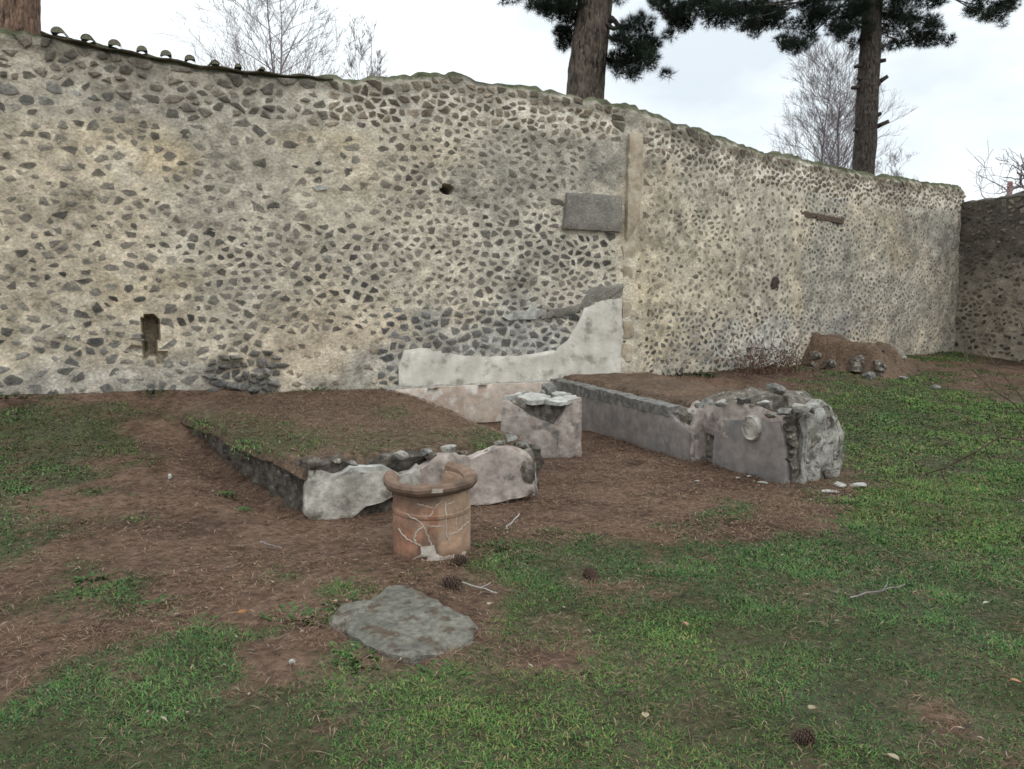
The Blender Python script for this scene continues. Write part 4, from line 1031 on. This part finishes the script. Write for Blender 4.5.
# needles
bx, by, bz = [], [], []
for a_, b_, c_, d_, den in [(-3, 7, 1.2, 5, 4200), (-5, 10, 5, 8.5, 1800), (-5, 16, 8.5, 12.5, 500)]:
    x, y = scatter(int((b_ - a_) * (d_ - c_) * den), a_, b_, c_, d_)
    z = gh(x, y); vis, dep = visible(x, y, z); ok = vis & free(x, y); x, y, z = x[ok], y[ok], z[ok]
    g_ = green(x, y); cl = .3 + 1.1 * sstep(-.3, .3, fbm(p3(x, y), 2.6, 4, 57)); k = rng.random(len(x)) < (1 - .86 * g_) * cl
    bx.append(x[k]); by.append(y[k]); bz.append(z[k])
x, y = scatter(12000, .6, 2.98, 6.05, 10.0); b_ = (y - 5.95) / 4.03; k = x > 1.1 - .96 * b_; x, y = x[k], y[k]
bx.append(x); by.append(y); bz.append(mound_h(x, y))
x = np.concatenate(bx); y = np.concatenate(by); z = np.concatenate(bz) + rng.uniform(.002, .022, len(x)); n = len(x); dist = np.hypot(x, y)
print('needles', n)
ln = rng.uniform(.03, .095, n); wd = rng.uniform(.001, .0018, n) * np.clip(dist / 3.8, .9, 3); th = rng.uniform(0, np.pi, n); tl = rng.normal(0, .12, n)
dx, dy = np.cos(th) * ln / 2, np.sin(th) * ln / 2; sx_, sy_ = -np.sin(th) * wd, np.cos(th) * wd; dz = tl * ln / 2; bend = rng.uniform(0, .012, n)
V = np.stack([np.stack([x - dx, y - dy, z - dz], -1), np.stack([x + sx_, y + sy_, z + bend], -1), np.stack([x + dx, y + dy, z + dz], -1), np.stack([x - sx_, y - sy_, z + bend], -1)], 1)
F = np.arange(n * 4).reshape(n, 4)
t = rng.random(n)[:, None]; cc_ = np.array([.10, .056, .037]) * (1 - t) + np.array([.245, .155, .103]) * t
q = rng.random(n)[:, None]; cc_ = np.where(q > .94, np.array([.33, .26, .19]), cc_); cc_ = np.where(q < .15, cc_ * .5, cc_)
bit = rng.random(n) < .012
V[bit] = V[bit].mean(1, keepdims=True) + (V[bit] - V[bit].mean(1, keepdims=True)) * np.array([.5, .5, .5]); w_ = V[bit]; cdir = w_[:, 1] - w_[:, 3]; cdir /= np.linalg.norm(cdir, axis=1)[:, None] + 1e-9
w_[:, 1] += cdir * .006; w_[:, 3] -= cdir * .006; w_[:, :, 2] += .006; V[bit] = w_
cc_[bit] = np.where(rng.random((bit.sum(), 1)) < .3, np.array([.30, .24, .18]), np.array([.05, .035, .028]))
o = mesh_np('pine_needle_litter', V.reshape(-1, 3), F, MT['litter'], None, np.repeat(cc_, 4, 0))
tag(o, 'fallen brown pine needles strewn over the bare soil', 'needle litter', None, 'stuff')

# ------------------------------------------------------------------ weeds
def weed(loc, r_, n, c, name, lab, seed, upright=.5, cat='weed', group=None, leafw=.32, lk=1.):
    rnd = random.Random(seed); mb = MB()
    for i in range(n):
        a_ = rnd.uniform(0, 6.283); rr = r_ * math.sqrt(rnd.random()) * (.75 + .35 * math.sin(a_ * 2 + seed) + .25 * math.sin(a_ * 5 + seed * 2)); b = np.array([math.cos(a_) * rr, math.sin(a_) * rr, -.01])
        d = np.array([math.cos(a_ + rnd.uniform(-.6, .6)), math.sin(a_ + rnd.uniform(-.6, .6)), rnd.uniform(upright * .5, upright * 2)]); d /= np.linalg.norm(d)
        l_ = r_ * rnd.uniform(.2, .55) * lk; s_ = np.cross(d, [0, 0, 1.]); s_ /= np.linalg.norm(s_) + 1e-6; w_ = l_ * leafw * rnd.uniform(.6, 1.2)
        k_ = rnd.uniform(.6, 1.4); cc2 = tuple(np.array(c) * k_)
        m1_ = b + d * l_ * .55 + np.array([0, 0, l_ * .08]); tip = b + d * l_ - np.array([0, 0, l_ * .18])
        mb.add([b, m1_ + s_ * w_ * .5, tip, m1_ - s_ * w_ * .5, m1_ - np.array([0, 0, w_ * .15])], [(0, 1, 4), (1, 2, 4), (2, 3, 4), (3, 0, 4)], cc2)
    o = mb.build(name, MT['leaf'], None, True); o.location = loc
    return tag(o, lab, cat, group)
GRN = (.045, .075, .025)
def wallfoot(u, v, d=.12):
    s, _ = wall_sz(u, v); x, y = wall_pos(s, d); return np.array([float(x), float(y), float(gh(x, y))])
weed(wallfoot(150, 388), .20, 60, (.035, .06, .03), 'weed', 'dark green weed at the wall foot under the upright niche', 1, .9)
p = wallfoot(314, 386); p[2] = .52
weed(p, .20, 55, GRN, 'weed', 'leafy green weed at the wall foot above the earth mound', 2, .6)
weed(wallfoot(8, 395), .22, 50, GRN, 'weed', 'green weed at the wall foot by the left edge', 3, .5)
weed(wallfoot(245, 388), .12, 35, (.04, .065, .035), 'weed', 'small weed below the patch of dark slanting stones', 4, .7)
p = np.array([7.6, 10.2, .5]); weed(wallfoot(688, 380, .25), .30, 90, (.04, .07, .025), 'weed', 'spreading green weed at the wall foot behind the right couch', 5, .5)
weed(wallfoot(672, 372, .12), .22, 50, (.035, .055, .03), 'weed', 'darker weed hugging the wall just right of the pilaster', 15, .9)
for k, (u, v, r_, lab) in enumerate(((503, 547, .17, 'bright clump of clover right of the well head'), (548, 533, .14, 'clump of clover right of the larger clover clump'), (305, 617, .17, 'bright weed clump left of the flat slab'),
                                     (202, 627, .13, 'small weed clump in the brown litter at left'), (344, 600, .12, 'weed clump touching the back of the flat slab'), (96, 577, .12, 'low weed in the litter near the left edge'),
                                     (157, 604, .12, 'low flat weed between two weed clumps at left'), (237, 510, .1, 'tiny weed in the litter by the left side of the mound'), (216, 440, .13, 'grassy tuft in the hollow beside the mound'),
                                     (445, 676, .13, 'leafy clump just below the flat slab'), (360, 655, .15, 'leafy clump at the near left edge of the flat slab'))):
    weed(onground(u, v), r_ * 1.15, 300, (.052, .105, .028), 'weed', lab, 20 + k, .5, 'weed', 'weeds in the garden floor', .55, .55)
for k, (u, v, r_, lab) in enumerate(((500, 437, .16, 'moss green weed on the right front corner of the mound'), (262, 440, .14, 'trailing weed over the left edge of the mound'))):
    p = gz(u, v, .40); weed(p, r_, 45, (.04, .06, .03), 'weed', lab, 40 + k, .3)

# ------------------------------------------------------------------ bare branching things
def grow(mb, p, d, l_, r_, lev, rnd, spread=.5, up=.15, nseg=4, kids=(2, 4), rmin=.004, wob=.18, c=None, shrink=.68):
    P_ = [np.array(p, float)]; d = np.array(d, float); d /= np.linalg.norm(d)
    for i in range(nseg):
        d = d + np.array([rnd.gauss(0, wob), rnd.gauss(0, wob), rnd.gauss(0, wob) + up * .3]); d /= np.linalg.norm(d)
        P_.append(P_[-1] + d * l_ / nseg)
    R_ = [max(rmin, r_ * (1 - .45 * i / nseg)) for i in range(nseg + 1)]
    mb.tube(P_, R_, 6 if r_ > .03 else 4 if r_ > .012 else 3, c, cap=False)
    if lev <= 0: return
    for k in range(rnd.randint(*kids)):
        i = rnd.randint(max(1, nseg // 2), nseg); a_ = np.array([rnd.gauss(0, 1), rnd.gauss(0, 1), rnd.gauss(0, .6)]); a_ -= d * np.dot(a_, d); a_ /= np.linalg.norm(a_)
        d2 = d * (1 - spread * .5) + a_ * spread * rnd.uniform(.6, 1.2) + np.array([0, 0, up])
        grow(mb, P_[i], d2, l_ * shrink * rnd.uniform(.75, 1.15), R_[i] * .62, lev - 1, rnd, spread, up, nseg, kids, rmin, wob, c, shrink)
def bare_tree(px_, top_y, depth, lab, seed, trunks=1, spread=.5, levels=5, l0=.42, r0=.09, rmin=.008, kids=(2, 4), up=.12, lf=.30, tp=.67):
    rnd = random.Random(seed); base = at(px_, 300, depth); base[2] = .45; top = at(px_, top_y, depth); H = top[2] - .45
    root = empty('bare_tree', base); tag(root, lab, 'tree', 'leafless trees beyond the wall')
    mt_ = MB(); mc_ = MB()
    for k in range(trunks):
        a_ = rnd.uniform(0, 6.28); off = np.array([math.cos(a_), math.sin(a_), 0]) * (.35 if trunks > 1 else 0)
        hh = H * rnd.uniform(.85, 1.) ; P_ = [base + off]; d = np.array([0, 0, 1.]) + off * .25; ns = 12
        for i in range(ns):
            d = d * .8 + np.array([rnd.gauss(0, .04), rnd.gauss(0, .04), .2]); d /= np.linalg.norm(d); P_.append(P_[-1] + d * hh / ns)
        R_ = [max(rmin, r0 * (1 - .95 * i / ns)) for i in range(ns + 1)]; mt_.tube(P_, R_, 7)
        nb_ = int(l0 / max(1, trunks) ** .5)
        for j in range(nb_):
            f = .36 + .6 * (j + rnd.random()) / nb_; i_ = min(ns - 1, int(f * ns)); a_ = j * 2.4 + rnd.uniform(-.5, .5)
            p = P_[i_] + (P_[i_ + 1] - P_[i_]) * (f * ns - i_); d2 = np.array([math.cos(a_) * spread, math.sin(a_) * spread, 1 - .35 * spread])
            grow(mc_, p, d2, H * lf * (1 - tp * (f - .36) / .6) * rnd.uniform(.75, 1.15), max(rmin, R_[i_] * .55), levels, rnd, .55, up, 4, kids, rmin, .07, None, .6)
    mt_.build('trunk', MT['twig'], root); mc_.build('crown', MT['twig'], root)
bare_tree(276, -70, 27, 'leafless tree with fine spreading branches, leftmost behind the wall', 3, 2, .95, 3, 44, .10, .004, (3, 5), .1, .20)
bare_tree(374, 14, 30, 'small leafless tree with upright twigs left of the large pine', 4, 4, .38, 3, 34, .05, .005, (3, 4), .2, .13)
bare_tree(814, 72, 32, 'leafless tree with a fine twiggy crown just left of the thin pine', 5, 2, .8, 3, 58, .08, .0035, (4, 5), .14, .17, .3)
bare_tree(845, 96, 34, 'lower leafless tree half hidden between the twiggy tree and the thin pine', 6, 1, .6, 3, 30, .07, .004, (4, 5), .14, .13, .3)
bare_tree(887, 143, 36, 'lowest leafless tree peeping over the wall right of the thin pine', 7, 1, .6, 3, 26, .06, .004, (4, 5), .14, .12, .3)

# fruit-like tree with crooked branches above the side wall
rnd = random.Random(14); b = at(1046, 300, 23); b[2] = .45
root = empty('bare_tree', b); tag(root, 'crooked leafless tree reaching in over the dark side wall', 'tree', 'leafless trees beyond the wall')
mt_ = MB(); mc_ = MB(); P_ = [b, at(1044, 250, 23), at(1038, 205, 23), at(1030, 190, 23)]; mt_.tube(P_, [.13, .11, .09, .075], 8)
for u, v in ((1000, 183), (1015, 160), (1024, 145), (985, 190), (1045, 150), (1060, 175), (1005, 170), (970, 196)):
    d = at(u, v, 23 + rnd.uniform(-1, 1)) - P_[-1]; grow(mc_, P_[-1], d, np.linalg.norm(d) * .75, .05, 3, rnd, .6, .1, 5, (2, 3), .007, .22)
mt_.build('trunk', MT['twig'], root); mc_.build('crown', MT['twig'], root)
rnd = random.Random(15); b = at(968, 300, 25); b[2] = .45
root = empty('bare_shrub', b); tag(root, 'thin leafless shrub showing over the meeting of the two walls', 'shrub')
mc_ = MB()
for k in range(7):
    d = np.array([rnd.gauss(0, .25), rnd.gauss(0, .25), 1]); grow(mc_, b + np.array([rnd.gauss(0, .4), rnd.gauss(0, .4), 0]), d, 2.6, .022, 3, rnd, .5, .1, 5, (2, 3), .006, .12)
mc_.build('stems', MT['twig'], root)
# post behind the side wall
b = at(1003, 300, 22.5); t_ = at(1003, 184, 22.5); mb = MB(); mb.tube([(b[0], b[1], .4), (b[0], b[1], t_[2]), (b[0], b[1], t_[2] + .03)], [.07, .07, .045], 10)
mb.tube([(b[0] - .11, b[1], t_[2] - .12), (b[0] + .11, b[1], t_[2] - .12)], [.03, .03], 8)
tag(mb.build('post', MT['post']), 'short reddish post standing just behind the dark side wall', 'post')

# dry plant at the wall foot behind the end block
rnd = random.Random(16); b = wallfoot(742, 380, .5)
root = empty('dry_weed', b); tag(root, 'dead reddish brown plant at the wall foot behind the end block', 'weed')
mc_ = MB()
for k in range(40):
    p = b + np.array([rnd.gauss(0, .45), rnd.gauss(0, .14), 0]); grow(mc_, p, (rnd.gauss(0, .5), rnd.gauss(0, .5), 1), rnd.uniform(.22, .5), .007, 2, rnd, .7, .05, 4, (1, 3), .004, .2)
mc_.build('stems', MT['redsunbark'], root)
mb = MB()
for k in range(700):
    p = b + np.array([rnd.gauss(0, .5), rnd.gauss(0, .18), abs(rnd.gauss(0, .2))]); s_ = rnd.uniform(.018, .042); q = np.array([rnd.gauss(0, 1), rnd.gauss(0, 1), rnd.gauss(0, 1)]); q /= np.linalg.norm(q); q2 = np.cross(q, [.2, .5, .8])
    mb.add([p - q * s_, p + q2 * s_ * .5, p + q * s_, p - q2 * s_ * .5], [(0, 1, 2, 3)], (rnd.uniform(.12, .25), rnd.uniform(.08, .15), rnd.uniform(.06, .11)))
mb.build('dead_leaves', MT['leaf'], root, True)

# shrub just outside the right edge whose bare branches reach into view
rnd = random.Random(22); b = onground(1085, 520)
root = empty('bare_shrub', b); tag(root, 'bare grey shrub branches reaching in from the right edge over the grass', 'shrub')
mc_ = MB(); D0 = float(topx(b)[2])
for pth, r_ in (([(1085, 520), (1060, 470), (1024, 440), (1000, 437), (975, 452), (945, 468), (925, 474)], .012), ([(1060, 470), (1040, 430), (1012, 402), (990, 388), (975, 372), (968, 362)], .007),
                ([(1040, 430), (1020, 395), (1000, 372), (985, 350), (978, 335)], .005), ([(1085, 520), (1050, 530), (1020, 540), (990, 548)], .006), ([(1000, 437), (985, 425), (965, 418), (950, 408)], .004),
                ([(1060, 470), (1045, 400), (1030, 350), (1020, 320)], .007), ([(1024, 440), (1010, 425), (1004, 405), (1006, 385)], .004)):
    P_ = [at(u, v, D0 + .3 * math.sin(u * .03)) for u, v in pth]; mc_.tube(P_, [r_ * (1 - .7 * i / len(P_)) for i in range(len(P_))], 5)
    for p, q in zip(P_[2:], P_[3:]):
        for _ in range(2): grow(mc_, p + (q - p) * rnd.random(), (q - p) / np.linalg.norm(q - p) + np.array([rnd.gauss(0, .6), rnd.gauss(0, .6), rnd.gauss(0, .5)]), rnd.uniform(.08, .25), r_ * .35, 1, rnd, .6, .05, 3, (1, 2), .0016, .2)
mc_.build('branches', MT['wood'], root)
mb = MB()
for k in range(22):
    p = at(972 + rnd.gauss(0, 8), 374 + rnd.gauss(0, 6), D0); s_ = .02; q = np.array([rnd.gauss(0, 1), rnd.gauss(0, 1), rnd.gauss(0, 1)]); q /= np.linalg.norm(q); q2 = np.cross(q, [.2, .5, .8])
    mb.add([p - q * s_, p + q2 * s_ * .4, p + q * s_, p - q2 * s_ * .4], [(0, 1, 2, 3)], (.26, .24, .15))
mb.build('dry_leaves', MT['leaf'], root, True)

# ------------------------------------------------------------------ pines
def needle_clumps(centres, rads, per, c0, seed, nl=.16, nw=.006):
    """tufts of needles filling each clump's volume"""
    r = np.random.default_rng(seed); Vs = []; Cs = []
    for (c, rad) in zip(centres, rads):
        nt_ = int(per * (rad ** 2) / .25)
        v = r.normal(size=(nt_, 3)); v /= np.linalg.norm(v, axis=1)[:, None]; tp = c + v * (rad * r.random(nt_) ** .45)[:, None] * np.array([1, 1, .62])
        k = 16
        d = r.normal(size=(nt_, k, 3)) * .55 + v[:, None, :] * .7 + np.array([0, 0, .45]); d /= np.linalg.norm(d, axis=2)[..., None]
        l_ = r.uniform(.6, 1.15, (nt_, k, 1)) * nl; s_ = np.cross(d, r.normal(size=(nt_, k, 3))); s_ /= np.linalg.norm(s_, axis=2)[..., None] + 1e-6
        b = np.repeat(tp[:, None, :], k, 1); tip = b + d * l_
        Vs.append(np.stack([b - s_ * nw * .5, b + s_ * nw * .5, tip], 2).reshape(-1, 3))
        cc2 = np.array(c0) * r.uniform(.55, 1.5, (nt_, 1)); Cs.append(np.repeat(cc2, k * 3, 0))
    V = np.concatenate(Vs); return V, np.arange(len(V)).reshape(-1, 3), np.concatenate(Cs)
def pine_trunk(root, pts, rads, m_, seed, n=26, ridge=.06):
    pts = [np.array(p, float) for p in pts]; P_ = []; R_ = []
    for i in range(len(pts) - 1):
        for k in range(14): t = k / 14; P_.append(pts[i] * (1 - t) + pts[i + 1] * t); R_.append(rads[i] * (1 - t) + rads[i + 1] * t)
    P_.append(pts[-1]); R_.append(rads[-1]); V = []; F = []
    for i, (p, r_) in enumerate(zip(P_, R_)):
        for k in range(n):
            a_ = 2 * math.pi * k / n; V.append((p[0] + r_ * math.cos(a_), p[1] + r_ * math.sin(a_), p[2]))
        if i:
            for k in range(n): F.append(((i - 1) * n + k, (i - 1) * n + (k + 1) % n, i * n + (k + 1) % n, i * n + k))
    F.append(tuple((len(P_) - 1) * n + k for k in range(n)))
    V = np.array(V); ax_ = np.repeat(np.array(P_), n, 0); q = V * np.array([1, 1, .35])
    f = 1 + ridge * (fbm(q, 7, 3, seed) * 2 + fbm(V, 2, 3, seed + 4))
    V = ax_ + (V - ax_) * f[:, None]
    return mesh_np('trunk', V, F, m_, root)
def limb(mb, a_, b_, r_, rnd, sag=.1):
    a_ = np.array(a_, float); b_ = np.array(b_, float); P_ = []
    for k in range(7):
        t = k / 6; P_.append(a_ + (b_ - a_) * t + np.array([rnd.gauss(0, .05), rnd.gauss(0, .05), -sag * math.sin(t * 3.14)]) * (t > 0))
    mb.tube(P_, [r_ * (1 - .7 * k / 6) for k in range(7)], 8)
NC = (.019, .028, .018)  # needle green darkened: backlit shade put into the foliage colour
# large pine behind the middle of the wall
D1 = 17.; rnd = random.Random(31); b = at(583, 300, D1); b[2] = .45
root = empty('pine_tree', b); tag(root, 'thick pine trunk behind the middle of the wall with low dark foliage', 'tree')
tp = [at(585, 100, D1), at(588, 60, D1), at(594, 10, D1), at(601, -60, D1), at(606, -160, D1)]
pine_trunk(root, [(b[0], b[1], .3)] + tp, [.44, .40, .41, .37, .32, .22], MT['bark'], 32)
mb = MB(); cen = []; rad = []
def clumps(anchor, spots, D, rr, r_l=.06):
    for u, v in spots:
        c = at(u, v, D + rnd.uniform(-.8, .8)); nl_ = len(cen)
        if nl_ % 9 == 0: limb(mb, anchor + np.array([0, 0, rnd.uniform(-.2, 1.0)]), c, r_l, rnd)
        cen.append(c); rad.append(rr * rnd.uniform(.75, 1.25))
        for _ in range(2): cen.append(c + np.array([rnd.gauss(0, .3), rnd.gauss(0, .3), rnd.gauss(0, .15)])); rad.append(rr * rnd.uniform(.5, .8))
clumps(at(603, 22, D1), [(622, 40), (640, 50), (628, 66), (645, 62), (618, 58), (640, 34), (630, 24), (648, 44), (634, 74)], D1, .24)
clumps(at(588, 5, D1), [(575, 8), (560, 4), (545, 2), (572, 24), (562, 34), (553, 14), (536, -6), (570, 40)], D1, .26)
clumps(at(600, -60, D1), [(560, -30), (530, -40), (610, -30), (650, -40), (680, -60), (520, -90), (570, -90), (640, -110), (700, -110), (480, -110)], D1, .6, .09)
mb.tube([at(606, 26, D1), at(613, 18, D1 - .25)], [.07, .055], 10)
mb.build('branches', MT['backlitbark'], root, smooth=True)
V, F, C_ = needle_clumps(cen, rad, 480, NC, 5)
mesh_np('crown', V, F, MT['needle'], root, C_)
# thin tall pine at right
D2 = 27.; rnd = random.Random(41); b = at(864, 300, D2); b[2] = .45
root = empty('pine_tree', b); tag(root, 'tall thin pine with broken branch stubs standing behind the right end of the wall', 'tree')
pine_trunk(root, [(b[0], b[1], .3), at(863, 175, D2), at(867, 110, D2), at(871, 40, D2), at(873, -20, D2), at(875, -120, D2)], [.40, .36, .36, .33, .30, .2], MT['backlitbark'], 42, 22)
mb = MB(); cen = []; rad = []
for (u0, v0, u1, v1) in ((864, 64, 855, 67), (874, 62, 886, 60), (874, 52, 884, 45), (876, 84, 888, 76), (862, 87, 852, 88), (874, 128, 889, 121), (874, 118, 881, 113), (862, 131, 854, 130), (872, 84, 880, 84), (864, 80, 858, 78)):
    mb.tube([at(u0, v0, D2), at(u1, v1, D2 - .2)], [.085, .06], 8)
clumps(at(871, 30, D2), [(850, 22), (838, 30), (826, 18), (890, 24), (905, 30), (918, 36), (930, 22), (912, 18), (842, 12), (895, 12), (860, 6), (885, 4), (875, 14), (862, 28), (925, 40), (900, 42)], D2, .36, .05)
clumps(at(872, 0, D2), [(800, 24), (788, 40), (795, 46), (780, 10), (760, 14), (745, 20), (765, 2), (810, 4), (825, 0), (735, 6), (720, 4), (700, 8), (690, 2), (712, 18), (676, 12), (664, 4), (682, 22), (655, -4), (752, 28), (838, -6), (860, -10), (900, -8), (930, 2), (815, 14), (728, 16), (775, 22)], D2, .40, .05)
clumps(at(873, -10, D2), [(985, 6), (1000, 12), (1008, 4), (975, 0), (960, -8), (940, -10), (992, 16), (915, -12)], D2, .34, .04)
clumps(at(874, -60, D2), [(840, -50), (900, -55), (780, -50), (720, -40), (950, -50), (1010, -40), (870, -90), (800, -100), (920, -100), (680, -40)], D2, .9, .09)
mb.build('branches', MT['backlitbark'], root, smooth=True)
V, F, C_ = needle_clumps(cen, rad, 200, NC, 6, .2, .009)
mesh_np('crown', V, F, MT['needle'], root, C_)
# trunk at the far left
D3 = 13.5; rnd = random.Random(51); b = at(14, 300, D3); b[2] = .45
root = empty('pine_tree', b); tag(root, 'pine trunk with sun-reddened bark colour rising behind the wall at the left edge', 'tree')
pine_trunk(root, [(b[0], b[1], .3), at(15, 60, D3), at(17, 0, D3), at(20, -90, D3), at(24, -260, D3)], [.40, .37, .355, .34, .25], MT['redsunbark'], 52)
mb = MB(); cen = []; rad = []
clumps(at(22, -180, D3), [(-60, -200), (0, -230), (60, -220), (110, -200), (20, -270), (-110, -220)], D3, .7, .08)
mb.build('branches', MT['backlitbark'], root, smooth=True); V, F, C_ = needle_clumps(cen, rad, 90, NC, 7); mesh_np('crown', V, F, MT['needle'], root, C_)
